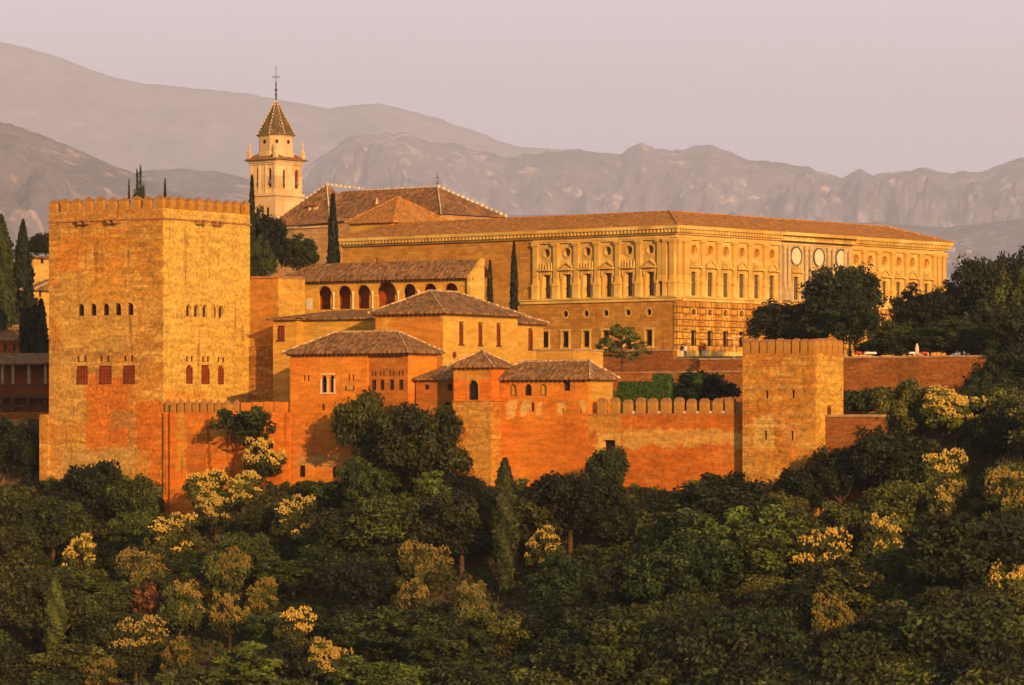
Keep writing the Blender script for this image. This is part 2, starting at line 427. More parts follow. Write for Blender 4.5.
def fit_window(parent, plane, off, hole, depth=0.3, kind='dark', bars=(2, 3), frame=0.0, fmat=None):
    """A window part set in an opening: surround, and as sub-parts the pane and its lattice or glazing bars."""
    a0 = min(p[0] for p in hole); a1 = max(p[0] for p in hole); z0 = min(p[1] for p in hole); z1 = max(p[1] for p in hole)
    def bx(mb, b0, b1, d0, d1, c0, c1):
        if plane == 'N': mb.box(b0, b1, off + d0, off + d1, c0, c1)
        else: mb.box(off - d1, off - d0, b0, b1, c0, c1)
    w = MB()
    ft = 0.07
    bx(w, a0 + .002, a0 + ft, depth - .14, depth - .01, z0 + .002, z1 - (a1 - a0) * .25); bx(w, a1 - ft, a1 - .002, depth - .14, depth - .01, z0 + .002, z1 - (a1 - a0) * .25)
    bx(w, a0 + ft, a1 - ft, depth - .14, depth - .01, z0 + .002, z0 + ft)
    if frame:
        bx(w, a0 - frame, a1 + frame, -0.09, 0.05, z0 - .16, z0 - .003)
    wo = w.build('window', fmat or M['wood'], parent)
    p = MB(); pane_mesh(p, plane, off, hole, depth)
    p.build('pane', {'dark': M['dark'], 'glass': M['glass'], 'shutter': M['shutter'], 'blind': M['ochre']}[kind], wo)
    if bars and kind in ('shutter', 'glass', 'dark'):
        l = MB()
        for k in range(1, bars[0] + 1):
            a = a0 + (a1 - a0) * k / (bars[0] + 1); bx(l, a - .03, a + .03, depth - .07, depth - .015, z0 + ft, z1 - .02 - (abs(a - (a0 + a1) / 2) ** 2) / (a1 - a0) * 1.2)
        for k in range(1, bars[1] + 1):
            z = z0 + (z1 - z0) * .8 * k / (bars[1] + 1); bx(l, a0 + ft, a1 - ft, depth - .06, depth - .02, z - .03, z + .03)
        if l.v: l.build('lattice' if kind == 'shutter' else 'glazing_bars', M['shutter_bar'] if kind == 'shutter' else M['wood'], wo)
    return wo

def hip_roof(mb, x0, x1, y0, y1, ze, zr, ra, rb, oh=0.5, th=0.2):
    """Hip roof over a rectangle with overhang; ra, rb = ridge ends (x, y)."""
    X0, X1, Y0, Y1 = x0 - oh, x1 + oh, y0 - oh, y1 + oh
    e = [(X0, Y0), (X1, Y0), (X1, Y1), (X0, Y1)]
    A, B = (ra[0], ra[1], zr), (rb[0], rb[1], zr)
    t = [(p[0], p[1], ze) for p in e]; b = [(p[0], p[1], ze - th) for p in e]
    alongx = abs(ra[0] - rb[0]) >= abs(ra[1] - rb[1])
    if alongx:      # ra is the east (low x) end
        mb.poly([t[0], t[1], B, A]); mb.poly([t[2], t[3], A, B]); mb.poly([t[1], t[2], B]); mb.poly([t[3], t[0], A])
    else:           # ra is the north (low y) end
        mb.poly([t[0], t[1], A]); mb.poly([t[1], t[2], B, A]); mb.poly([t[2], t[3], B]); mb.poly([t[3], t[0], A, B])
    for i in range(4):
        j = (i + 1) % 4; mb.poly([b[i], b[j], t[j], t[i]])
    mb.poly(b[::-1])
    return t, A, B

def ridge_line(mb, p, q, w=0.24, h=0.10, step=0.5, fill=0.85, lift=0.02):
    p, q = Vector(p), Vector(q); L = (q - p).length; n = max(1, int(L / step)); d = (q - p) / L
    side = d.cross(Vector((0, 0, 1)))
    side = side.normalized() if side.length > 1e-4 else Vector((1, 0, 0))
    up = side.cross(d).normalized()
    for k in range(n):
        a = p + d * (L * k / n); b = p + d * (L * (k + fill) / n)
        i = len(mb.v)
        for c in (a, b):
            mb.v += [tuple(c - side * w / 2 - up * .12), tuple(c + side * w / 2 - up * .12), tuple(c + side * w / 4 + up * (h + lift)), tuple(c - side * w / 4 + up * (h + lift))]
        for f in ((0, 1, 2, 3), (7, 6, 5, 4), (0, 4, 5, 1), (1, 5, 6, 2), (2, 6, 7, 3), (3, 7, 4, 0)):
            mb.f.append(tuple(i + x for x in f)); mb.mi.append(mb.cur)

def eaves(mb, x0, x1, y0, y1, z, step=0.55, oh=0.42, h=0.16, w=0.14):
    """Rafter ends under the north and west eaves."""
    n = int((x1 - x0) / step)
    for k in range(n + 1):
        x = x0 + (x1 - x0) * k / max(n, 1); mb.box(x - w / 2, x + w / 2, y0 - oh, y0 - .002, z - h, z)
    n = int((y1 - y0) / step)
    for k in range(n + 1):
        y = y0 + (y1 - y0) * k / max(n, 1); mb.box(x1 + .002, x1 + oh, y - w / 2, y + w / 2, z - h, z)

# ------------------------------------------------------------------ terrain and mountains
FA = Frame(163, 430.0, 32.4)              # the Nasrid palaces and the curtain wall
FC = Frame(676, 534.0, 39.4)              # the Renaissance palace
def lerp(a, b, t): return a + (b - a) * t
def sst(x, a, b):
    t = min(1.0, max(0.0, (x - a) / (b - a))) if b != a else float(x > a); return t * t * (3 - 2 * t)
def ground(X, Y):
    x, y = FA.loc(X, Y)
    foot = -5.6 - 2.6 * sst(x, 9, 3) - 2.4 * math.exp(-((x - 2.5) / 5.0) ** 2) - 2.6 * sst(x, 60, 72) + 7.6 * sst(x, 84, 118) + 1.5 * sst(x, -20, -70)       # ground level along the foot of the wall
    if y < 0:
        d = -y
        z = foot - 0.52 * d + 0.0006 * d * d
        z = max(z, -62.0)
        r = math.hypot(X, Y)
        z = lerp(-18 - r * 0.14, z, sst(r, 140, 300))
        z += 1.2 * mnoise.noise((X * .06, Y * .06, 3.0)) * sst(d, 1, 14)
        return z
    z = lerp(foot, 1.2, sst(y, 1.5, 6))
    up = 34 if x > 40 else (lerp(12, 34, sst(x, 5, 40)) if x > -12 else 95)
    u = CU + F * X / max(Y, 1)
    z = lerp(z, 6.0, sst(y, up, up + 14) * (1 - sst(u, 790, 830)))
    cx, cy = FC.loc(X, Y)
    if x > 28: z = lerp(z, 8.4, sst(y, 67.2, 68.2) * sst(u, 690, 705))
    z = lerp(z, 9.6, (sst(cy, -8.6, -7.9) if cx < 16 else sst(cy, -4, 10)) * (1 if x > -6 else sst(y, 95, 110)))
    z = lerp(z, -160, sst(Y, 760, 2600))
    return z

gb = MB()
xs = sorted(set([-17000, -8500, -3000, -1200, -600, -350, -230] + list(range(-170, 231, 2)) + [300, 450, 800, 1800, 4000, 8500, 17000]))
ys = sorted(set([-400, -120, 0, 60, 120, 180, 230, 260] + list(range(280, 640, 2)) + [680, 740, 800, 900, 1100, 1500, 2000, 2800, 4500, 9000, 20000, 54000]))
for Y in ys:
    for X in xs: gb.v.append((X, Y, ground(X, Y)))
nx = len(xs)
for j in range(len(ys) - 1):
    for i in range(nx - 1):
        gb.f.append((j * nx + i, j * nx + i + 1, (j + 1) * nx + i + 1, (j + 1) * nx + i)); gb.mi.append(0)
t = NT('hill_soil')
n1 = t.noise(t.obj(), 0.12, 6); n2 = t.noise(t.obj(), 1.5, 5)
gcol = t.mix(t.rng(n1, 0.42, 0.6), (0.055, 0.042, 0.016), (0.10, 0.06, 0.025)); gcol = t.scale(gcol, t.rng(n2, 0.3, 0.7, 0.6, 1.3))
t.bump(n2, 0.6, 0.3)
terrain_o = gb.build('ground', t.done(gcol, 1.0)); tag(terrain_o, kind='structure')
terrain_bvh = BVHTree.FromPolygons([Vector(v) for v in gb.v], gb.f)

def ridged(x, y, z, octs=5):
    s, a, f = 0.0, 0.5, 1.0
    for _ in range(octs):
        s += a * (1 - abs(mnoise.noise((x * f, y * f, z * f)))) ** 2; a *= 0.5; f *= 2.05
    return s

def mountain(name, pts, Yr, Yf, amp, rough, mat, seed, nu=300, nt=60, peak=0.0, u0=-420, u1=1450, zf=-400.0):
    """A range: crest at distance Yr following the skyline, spurs and gullies falling to a foot at Yf, and a back slope."""
    Yr, Yf, amp, rough = Yr * 2, Yf * 2, amp * 2, rough * 2
    us = np.linspace(u0, u1, nu); pu = [p[0] for p in pts]; pv = [p[1] for p in pts]
    crest = np.interp(us, pu, pv)
    mb = MB()
    for j in range(nt + 12):
        t_ = j / nt
        for i, u in enumerate(us):
            back = max(0.0, t_ - 1.0)
            Y = lerp(Yf, Yr, min(t_, 1.0)) + back * (Yr - Yf) * 1.2
            zc = (CV - crest[i] + peak * (ridged(u * .045 + seed, 0.3, seed, 4) - .62)) / F * Yr
            X = (u - CU) / F * lerp(Yf, Yr, t_)
            prof = min(t_, 1.0) ** 1.15
            w = min(1.0, t_ * 2.5) * (1 - 0.98 * sst(t_, 0.74, 0.995)) if t_ <= 1 else 0.02
            s = 1.0 / (Yr * 0.034)
            rg = ridged(X * s + seed, Y * s * 0.30, seed, 6) - 0.55
            fine = mnoise.fractal((X * s * 6 + seed, Y * s * 6, seed), 1.0, 2.0, 5)
            z = lerp(zf, zc, prof) + (rg * amp + fine * rough) * w
            z += rough * 0.05 * fine * sst(t_, .9, 1.0) * (1 if t_ <= 1 else 0)
            if t_ < 1: z = min(z, zc * Y / Yr - (1 - t_) * .12 * abs(zc))
            z -= back * back * 6 * abs(zc) + back * abs(zc)
            mb.v.append((X, Y, z))
    for j in range(nt + 11):
        for i in range(nu - 1):
            mb.f.append((j * nu + i, j * nu + i + 1, (j + 1) * nu + i + 1, (j + 1) * nu + i)); mb.mi.append(0)
    o = mb.build(name, mat); tag(o, kind='structure')
    o.data.polygons.foreach_set('use_smooth', [True] * len(mb.f))
    return o, mb

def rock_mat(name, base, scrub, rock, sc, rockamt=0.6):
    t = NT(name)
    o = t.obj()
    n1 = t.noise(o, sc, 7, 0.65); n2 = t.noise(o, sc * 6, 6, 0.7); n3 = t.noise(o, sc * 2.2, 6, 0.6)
    c = t.mix(t.rng(n1, 0.42, 0.58), base, scrub)  # ground tones carry a painted blue-mauve haze tint
    c = t.mix(t.m_('MULTIPLY', t.rng(n3, 0.52, 0.64), t.rng(n2, 0.40, 0.62, 0.0, rockamt)), c, rock)  # pale rock patches, brightened to stand in for sunlit crags
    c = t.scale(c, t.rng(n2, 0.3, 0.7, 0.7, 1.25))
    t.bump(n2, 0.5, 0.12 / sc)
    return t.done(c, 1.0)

L1 = [(-420, 20), (-150, 25), (0, 41), (30, 49), (60, 58), (85, 68), (110, 77), (135, 82), (165, 85), (200, 89), (225, 91), (250, 94), (300, 103), (330, 108), (355, 105), (378, 104), (405, 110), (440, 119), (480, 133), (510, 145), (545, 149), (600, 153), (700, 160), (900, 200), (1450, 240)]
L2 = [(-420, 250), (150, 230), (250, 195), (300, 172), (330, 150), (345, 140), (362, 133), (380, 134), (400, 133), (420, 140), (440, 143), (460, 142), (480, 152), (505, 156), (530, 154), (555, 151), (575, 149), (600, 153), (620, 155), (630, 147), (641, 142), (656, 150), (672, 152), (695, 148), (712, 147), (730, 153), (760, 161), (800, 167), (822, 174), (842, 179), (852, 172), (861, 169), (874, 176), (896, 172), (918, 167), (940, 173), (965, 171), (985, 172), (1005, 163), (1024, 156), (1060, 148), (1150, 150), (1450, 120)]
L3 = [(-420, 95), (-120, 100), (-40, 111), (0, 121), (25, 129), (53, 140), (79, 150), (114, 165), (131, 172), (175, 192), (230, 215), (330, 250), (600, 330), (1450, 380)]
L4 = [(-420, 190), (60, 195), (110, 180), (155, 169), (187, 169), (216, 172), (245, 178), (300, 190), (380, 204), (480, 214), (600, 216), (720, 222), (820, 226), (880, 222), (940, 228), (1000, 222), (1100, 205), (1450, 190)]
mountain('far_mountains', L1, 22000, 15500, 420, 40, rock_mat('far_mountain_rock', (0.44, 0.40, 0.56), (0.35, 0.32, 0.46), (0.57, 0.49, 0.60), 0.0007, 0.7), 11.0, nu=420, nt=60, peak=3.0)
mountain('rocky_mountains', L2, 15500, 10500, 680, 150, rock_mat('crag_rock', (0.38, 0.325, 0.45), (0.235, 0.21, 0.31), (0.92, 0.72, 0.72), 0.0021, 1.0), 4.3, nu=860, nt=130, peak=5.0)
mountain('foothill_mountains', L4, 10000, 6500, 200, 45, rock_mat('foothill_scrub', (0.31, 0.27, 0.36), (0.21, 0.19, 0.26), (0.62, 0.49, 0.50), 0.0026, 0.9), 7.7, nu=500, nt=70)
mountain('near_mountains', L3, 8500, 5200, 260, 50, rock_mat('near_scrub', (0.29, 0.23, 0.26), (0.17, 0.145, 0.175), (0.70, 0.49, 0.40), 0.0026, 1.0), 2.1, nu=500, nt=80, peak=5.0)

# ------------------------------------------------------------------ haze
HAZE = 3.9e-5
hm = bpy.data.materials.new('haze_air'); hm.use_nodes = True
hn, hl = hm.node_tree.nodes, hm.node_tree.links
hn.clear(); ho = hn.new('ShaderNodeOutputMaterial'); hv = hn.new('ShaderNodeVolumePrincipled')
hv.inputs['Color'].default_value = (0.87, 0.92, 1.0, 1); hv.inputs['Density'].default_value = HAZE; hv.inputs['Anisotropy'].default_value = 0.0
hl.new(hv.outputs[0], ho.inputs['Volume'])
hb = MB().box(-17200, 17200, -460, 55000, -1000, 4800)
hz = hb.build('haze', hm); tag(hz, kind='stuff')

# ------------------------------------------------------------------ Comares tower (great square tower)
def merlon_mesh(name, w, d, h, cap, gapcap=0.06, taper=0.0, round_top=False):
    mb = MB(); mb.box(-w / 2, w / 2, 0, d, 0, h, taper)
    mb.cur = 1
    if round_top:
        n = 7; r = w / 2
        pts = [(r * math.cos(math.pi * k / n), h + cap * math.sin(math.pi * k / n)) for k in range(n + 1)]
        mb.poly([(x, 0, z) for x, z in pts][::-1]); mb.poly([(x, d, z) for x, z in pts])
        for k in range(n): mb.poly([(pts[k][0], 0, pts[k][1]), (pts[k + 1][0], 0, pts[k + 1][1]), (pts[k + 1][0], d, pts[k + 1][1]), (pts[k][0], d, pts[k][1])])
    else:
        g = gapcap
        mb.box(-w / 2 - g, w / 2 + g, -g, d + g, h, h + 0.14)
        mb.pyramid(-w / 2 - g, w / 2 + g, -g, d + g, h + 0.14, h + cap)
    me = mb.mesh(name); me.materials.append(M['merlon']); me.materials.append(M['cap'])
    me.polygons.foreach_set('material_index', mb.mi)
    return me

fr = Frame(163, 430.0, 32.4, -15.0)
XW = fr.x(49); YL = fr.y(250)
zt = fr.z(208)
t_mat = earth_wall('comares_rammed_earth', (0.47, 0.225, 0.05), (0.37, 0.20, 0.065), (0.56, 0.36, 0.13), course=0.85, joint=0.14, hole=0.35, streak=0.6, rough=0.38, layer=0.9, seed=8.0,
    patches=[(fr.x(86), fr.x(130), fr.z(452), fr.z(374), (0.46, 0.15, 0.022), 0.85), (fr.x(136), -0.05, fr.z(450), fr.z(402), (0.46, 0.145, 0.02), 0.9), (fr.x(150), -0.05, fr.z(540), fr.z(450), (0.44, 0.14, 0.02), 0.8),
             (fr.x(97), fr.x(126), fr.z(352), fr.z(336), (0.22, 0.125, 0.06), 0.85), (fr.x(60), fr.x(138), fr.z(350), fr.z(272), (0.56, 0.36, 0.12), 0.5), (fr.x(52), fr.x(80), fr.z(268), fr.z(235), (0.50, 0.20, 0.035), 0.5), (fr.x(88), fr.x(128), fr.z(300), fr.z(258), (0.52, 0.25, 0.05), 0.6), (fr.x(50), fr.x(84), fr.z(420), fr.z(355), (0.53, 0.36, 0.14), 0.5), (fr.x(60), fr.x(135), fr.z(480), fr.z(447), (0.45, 0.30, 0.13), 0.7),
             (0.1, YL + .5, fr.z(405), fr.z(200), (0.58, 0.41, 0.12), 0.75), (0.3, YL * .5, fr.z(400), fr.z(392), (0.5, 0.2, 0.03), 0.6), (fr.x(110), fr.x(135), fr.z(428), fr.z(412), (0.30, 0.19, 0.09), 0.6), (fr.x(49), -0.05, fr.z(217), fr.z(206), (0.40, 0.20, 0.06), 0.5)])  # the west-face patch paints sunlight in as a lighter, yellower tone
tower = thing('fortress_tower', 'massive square battlemented tower with five small arched windows above three red latticed windows', 'tower', fr)
hN, hW = [], []
up_u = (80.7, 93.0, 105.5, 117.6, 130.0)
for u in up_u: hN.append((arch(fr.x(u), 0.92, fr.z(314.5), fr.z(302)), 'dark'))
for u, w in ((81.8, 1.62), (104.8, 1.85), (128.6, 1.72)):
    hN.append((crect(fr.x(u), w, fr.z(384), fr.z(365)), 'shutter'))
    for k in (-1, 1): hN.append((arch(fr.x(u + 3.4 * k), 0.33, fr.z(361), fr.z(354.5), 6), 'shutter'))
for u in (188.5, 196.5, 205, 213.6, 221): hW.append((arch(fr.y(u), 0.84, fr.z(315.5), fr.z(303)), 'blind' if u == 213.6 else 'dark'))
for u, w in ((189.5, 1.25), (205.6, 1.55), (221, 1.15)):
    hW.append(((arch if u != 205.6 else crect)(fr.y(u), w, fr.z(383.5), fr.z(364)), 'shutter'))
    for k in (-1, 1): hW.append((arch(fr.y(u + 2.4 * k), 0.34, fr.z(361), fr.z(355), 6), 'shutter'))
b = MB()
b.wall('N', 0.0, rect(XW, 0, 0, zt), [h for h, k in hN], 0.45)
b.wall('W', 0.0, rect(0, YL, 0, zt), [h for h, k in hW], 0.45)
b.poly([(XW, YL, 0), (XW, YL, zt), (0, YL, zt), (0, YL, 0)]); b.poly([(XW, 0, 0), (XW, 0, zt), (XW, YL, zt), (XW, YL, 0)])
b.poly([(XW, 0, zt - .01), (0, 0, zt - .01), (0, YL, zt - .01), (XW, YL, zt - .01)])
b.build('wall', t_mat, tower)
for h, k in hN:
    w = max(p[0] for p in h) - min(p[0] for p in h)
    fit_window(tower, 'N', 0.0, h, 0.45 if k != 'shutter' else 0.2, k, (3, 4) if w > 1 else None)
for h, k in hW:
    w = max(p[0] for p in h) - min(p[0] for p in h)
    fit_window(tower, 'W', 0.0, h, 0.45 if k == 'dark' else 0.18, k, (3, 4) if w > 1 else None)
s = MB(); zs = fr.z(219)
s.box(XW - .14, .14, -.14, -.001, zs, zs + .16); s.box(.001, .14, 0, YL + .14, zs, zs + .16)
s.build('string_course', M['cap'], tower)
for pl, a in (('N', fr.x(86)), ('N', fr.x(115)), ('W', fr.y(198)), ('W', fr.y(215))):
    c = MB()
    for k in (-.45, .45):
        if pl == 'N': c.box(a + k - .18, a + k + .18, -.75, -.15, zs - .32, zs + .02)
        else: c.box(.15, .75, a + k - .18, a + k + .18, zs - .32, zs + .02)
    if pl == 'N': c.box(a - .8, a + .8, -.8, -.15, zs + .02, zs + .2)
    else: c.box(.15, .8, a - .8, a + .8, zs + .02, zs + .2)
    c.build('stone_bracket', M['cap'], tower)
pm = merlon_mesh('battlement', 1.02, 0.6, fr.z(198.2) - zt, fr.z(193.8) - fr.z(198.2), 0.05)
nm = 10
for k in range(nm):
    link('merlon', pm, None, tower, (lerp(XW + .52, -.55, k / (nm - 1)), 0.0, zt))
for k in range(1, nm):
    link('merlon', pm, None, tower, (0.0, lerp(.0, YL - .55, k / (nm - 1)), zt), R(90)).scale.x *= .84
for k in range(nm):
    link('merlon', pm, None, tower, (lerp(XW + .52, -.55, k / (nm - 1)), YL - .6, zt))
for k in range(1, nm):
    link('merlon', pm, None, tower, (XW + .6, lerp(.0, YL - .55, k / (nm - 1)), zt), R(90))
pb = MB(); zb = fr.z(414)
pb.box(XW - 1.15, XW - .002, -0.25, YL + .5, 0, zb)
pb.build('buttress', t_mat, tower)

# ------------------------------------------------------------------ curtain wall with pointed merlons beside the tower
fr = FA.sub(0.002, 0, -15.0)
x1 = fr.x(290); xk = fr.x(174); xm = fr.x(235)
cw = thing('curtain_wall', 'tall orange curtain wall with sharp pointed merlons at the foot of the great tower', 'wall', fr)
zc = fr.z(412.5)
c_mat = earth_wall('curtain_plaster', (0.57, 0.20, 0.028), (0.49, 0.145, 0.018), (0.52, 0.26, 0.05), hole=0.15, joint=0.15, streak=0.55, rough=0.2, layer=0.4, seed=31,
    patches=[(fr.x(176), fr.x(184), fr.z(470), fr.z(412), (0.56, 0.30, 0.06), 0.8), (fr.x(209), fr.x(232), fr.z(440), fr.z(414), (0.54, 0.27, 0.05), 0.6), (fr.x(185), fr.x(205), fr.z(480), fr.z(432), (0.34, 0.13, 0.025), 0.7), (fr.x(207), fr.x(210), fr.z(475), fr.z(423), (0.20, 0.06, 0.012), 0.9)])
b = MB()
b.box(0.3, xk, -0.35, 2.0, 0, zc); b.box(xk + .002, xm, -0.75, 2.0, 0, zc - .003); b.box(xm + .002, x1, -0.1, 2.0, 0, zc - .006)
b.build('wall', c_mat, cw)
ms = MB(); hh = fr.z(404.5) - zc
ms.box(-.3, .3, 0, .55, 0, hh); ms.cur = 1; ms.box(-.35, .35, -.05, .6, hh, hh + .1); ms.pyramid(-.35, .35, -.05, .6, hh + .1, fr.z(398.5) - zc)
pme = ms.mesh('pointed_battlement'); pme.materials.append(M['merlon']); pme.materials.append(M['cap']); pme.polygons.foreach_set('material_index', ms.mi)
for k, u in enumerate((169, 176.5, 184, 191.5, 199, 206.5, 214, 221.5, 229, 236)):
    link('merlon', pme, None, cw, (fr.x(u), -.33 if u < 174 else (-.73 if u < 235 else -.08), zc))
for u in (247, 258, 269, 280): 
    mw = MB(); mw.box(-.82, .82, 0, .5, 0, fr.z(402) - zc); mw.build('merlon', M['orange'], cw, (fr.x(u), -.08, zc))

# ------------------------------------------------------------------ generic walled and roofed block
def block(name, label, cat, fr, x0, y1, z0, z1, wall, holesN=(), holesW=(), roof=None, group=None, roofmat=None, ridge=True, oh=0.55, eave=True, low=0.0):
    """Block with walls x0..0, 0..y1 (local frame), windows as (hole, kind, bars, depth); roof = (eave z, ridge z, end a, end b)."""
    o = thing(name, label, cat, fr, group)
    b = MB()
    b.wall('N', 0, rect(x0, 0, z0, z1), [h[0] for h in holesN], 0.4)
    b.wall('W', 0, rect(0, y1, z0, z1), [h[0] for h in holesW], 0.4)
    b.poly([(x0, y1, z0), (x0, y1, z1), (0, y1, z1), (0, y1, z0)]); b.poly([(x0, 0, z0), (x0, 0, z1), (x0, y1, z1), (x0, y1, z0)])
    b.poly([(x0, 0, z1 - .01), (0, 0, z1 - .01), (0, y1, z1 - .01), (x0, y1, z1 - .01)])
    b.build('wall', wall, o)
    for pl, hs in (('N', holesN), ('W', holesW)):
        for h in hs:
            fit_window(o, pl, 0, h[0], h[3] if len(h) > 3 else 0.3, h[1], h[2] if len(h) > 2 else None, h[4] if len(h) > 4 else 0.0)
    if roof:
        ze, zr, ra, rb = roof
        rm = MB(); tt, A, B = hip_roof(rm, x0, 0, 0, y1, ze, zr, ra, rb, oh)
        ro = rm.build('roof', roofmat or M['roof'], o)
        if ridge:
            rl = MB(); ridge_line(rl, A, B)
            if abs(ra[0] - rb[0]) >= abs(ra[1] - rb[1]): prs = ((tt[0], A), (tt[3], A), (tt[1], B), (tt[2], B))
            else: prs = ((tt[0], A), (tt[1], A), (tt[2], B), (tt[3], B))
            for p, q in prs: ridge_line(rl, p, q)
            rl.build('ridge_tiles', M['ridge'] if ridge is True else ridge, ro)
        if eave:
            em = MB(); eaves(em, x0, 0, 0, y1, ze - .205, oh=oh - .08)
            em.build('rafter_ends', M['eave'], o)
    return o

# A: front hall with the twin window
fr = FA.sub(FA.x(406), 0, -12.0)
x0 = fr.x(290); ymx = fr.y(437)
xs_ = fr.x(367)
ze = fr.z(351); zr = fr.z(330)
hN = [(arch(fr.x(323.9), 0.66, fr.z(392), fr.z(374.5)), 'dark', (0, 2), .35), (arch(fr.x(331.8), 0.66, fr.z(392), fr.z(374.5)), 'dark', (0, 2), .35)]
for u in (304.4, 308.2, 349.0, 353.2): hN.append((crect(fr.x(u), .24, fr.z(380), fr.z(374)), 'dark', None, .25))
hN.append((arch(fr.x(323), .38, fr.z(410), fr.z(403), 6), 'dark', None, .3))
hN.append((crect(fr.x(350), 1.1, fr.z(390), fr.z(382.5)), 'blind', None, .1))
hN.append((crect(fr.x(302), .8, fr.z(478), fr.z(466)), 'dark', None, .3)); hN.append((crect(fr.x(334), .5, fr.z(478), fr.z(467)), 'dark', None, .3))
a_mat = earth_wall('hall_orange_plaster', (0.57, 0.24, 0.036), (0.51, 0.185, 0.024), (0.50, 0.25, 0.055), hole=0.25, joint=0.12, streak=0.3, rough=0.15, layer=0.35, seed=12,
    patches=[(fr.x(296), fr.x(346), fr.z(468), fr.z(453), (0.40, 0.26, 0.13), 0.6), (x0, xs_, fr.z(455), fr.z(430), (0.44, 0.145, 0.02), 0.6)])
A_ = thing('palace_hall', 'orange hall with a white framed twin arched window under a low hipped tile roof', 'building', fr)
b = MB()
b.wall('N', 0, rect(x0, xs_, 0, ze - .1), [h[0] for h in hN], .4)
hD = []
for u in (371.7, 380, 389.6, 398.8):
    hD.append((crect(fr.x(u), .62, fr.z(390), fr.z(379.5)), 'dark', (1, 1), .3))
    for k in (-1.6, 1.6): hD.append((arch(fr.x(u + k), .26, fr.z(375.5), fr.z(370.5), 6), 'dark', None, .25))
hD.append((crect(fr.x(412 - 9), .4, fr.z(411), fr.z(402)), 'dark', None, .3))
yd = 0.35
b2 = MB(); b2.wall('N', yd, rect(xs_, 0, 0, ze - .1), [h[0] for h in hD], .35)
b.poly([(xs_, 0, 0), (xs_, yd, 0), (xs_, yd, ze - .1), (xs_, 0, ze - .1)])
b.wall('W', 0, rect(yd, ymx, 0, ze - .1), [], .4)
b.poly([(x0, 0, 0), (x0, 0, ze - .1), (x0, ymx, ze - .1), (x0, ymx, 0)]); b.poly([(x0, ymx, 0), (x0, ymx, ze - .1), (0, ymx, ze - .1), (0, ymx, 0)])
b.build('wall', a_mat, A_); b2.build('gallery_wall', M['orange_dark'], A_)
for h in hN: fit_window(A_, 'N', 0, *h[:1], h[3], h[1], h[2])
for h in hD: fit_window(A_, 'N', yd, *h[:1], h[3], h[1], h[2])
tf = MB(); c_ = fr.x(327.9)
for dx in (-.86, 0.0, .86): tf.box(c_ + dx - .09, c_ + dx + .09, -.06, .02, fr.z(392), fr.z(378))
tf.box(c_ - 1.0, c_ + 1.0, -.10, .02, fr.z(393.3), fr.z(392.02)); tf.box(c_ - .95, c_ + .95, -.05, -.002, fr.z(373.9), fr.z(372.6))
tf.build('window_surround', M['marble_white'], A_)
rm = MB(); tt, A, B = hip_roof(rm, x0, 0, 0, ymx, ze, zr, (x0 + 3.6, ymx / 2 + .3), (-3.2, ymx / 2 + .3), .65)
ro = rm.build('roof', M['roof'], A_); rl = MB(); ridge_line(rl, A, B)
for p, q in ((tt[0], A), (tt[1], B), (tt[2], B)): ridge_line(rl, p, q)
rl.build('ridge_tiles', M['ridge'], ro)
em = MB(); eaves(em, x0, 0, 0, ymx, ze - .205, oh=.55); em.build('rafter_ends', M['eave'], A_)

# A2: lean-to wing between the hall and the arched pavilion
fr = FA.sub(FA.x(453.5, 1.4), 1.4, -12.0)
x0 = fr.x(416.0)
ze = fr.z(378); zr = fr.z(361.5)
hN = [(crect(fr.x(426.6), .55, fr.z(389.5), fr.z(384.5)), 'dark', None, .3), (crect(fr.x(449.6), .6, fr.z(390.5), fr.z(384)), 'dark', None, .3), (crect(fr.x(447.8), .6, fr.z(410), fr.z(402)), 'dark', None, .3)]
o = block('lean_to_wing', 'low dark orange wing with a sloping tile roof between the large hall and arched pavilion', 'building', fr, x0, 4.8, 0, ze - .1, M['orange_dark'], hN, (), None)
rm = MB()
P = [(x0 - .1, -.6, ze), (0.05, -.6, ze), (0.05, 4.8, zr), (x0 + 1.4, 4.8, zr)]
rm.poly(P); rm.poly([(p[0], p[1], p[2] - .2) for p in P][::-1])
for i in range(4):
    p, q = P[i], P[(i + 1) % 4]; rm.poly([(p[0], p[1], p[2] - .2), (q[0], q[1], q[2] - .2), q, p])
rm.build('roof', M['roof'], o)

# B: arched pavilion on its projecting base
fr = FA.sub(FA.x(491.5, -1.6), -1.6, -13.0)
x0 = fr.x(453.5); yl = 3.4
ze = fr.z(365.5); za = fr.z(350)
hN = [(arch(fr.x(473), 1.28, fr.z(400), fr.z(380), 10), 'dark', None, .4)]
hW = [(arch(1.9, .9, fr.z(399), fr.z(381)), 'dark', None, .35)]
b_mat = earth_wall('pavilion_plaster', (0.55, 0.18, 0.024), (0.48, 0.14, 0.017), (0.5, 0.25, 0.055), hole=0.1, joint=0.1, streak=0.3, rough=0.15, layer=0.35, seed=3,
    patches=[(fr.x(454), fr.x(491), fr.z(378), fr.z(365), (0.50, 0.26, 0.05), 0.7)])
zb = fr.z(401)
o = block('arched_pavilion', 'small square pavilion with a pointed tile roof and one tall arched opening', 'building', fr, x0, yl, zb, ze - .1, b_mat, hN, hW, (ze, za, (x0 / 2, yl / 2), (x0 / 2, yl / 2 + .02)), oh=.5)
tf = MB(); c_ = fr.x(473)
pts = arch(c_, 1.30, fr.z(400), fr.z(380), 10); pts2 = arch(c_, 1.62, fr.z(400), fr.z(378.3), 10)
for k in range(1, len(pts) - 1): tf.poly([(pts[k][0], -.05, pts[k][1]), (pts[k + 1][0], -.05, pts[k + 1][1]), (pts2[k + 1][0], -.05, pts2[k + 1][1]), (pts2[k][0], -.05, pts2[k][1])])
tf.build('arch_surround', M['ochre'], o)
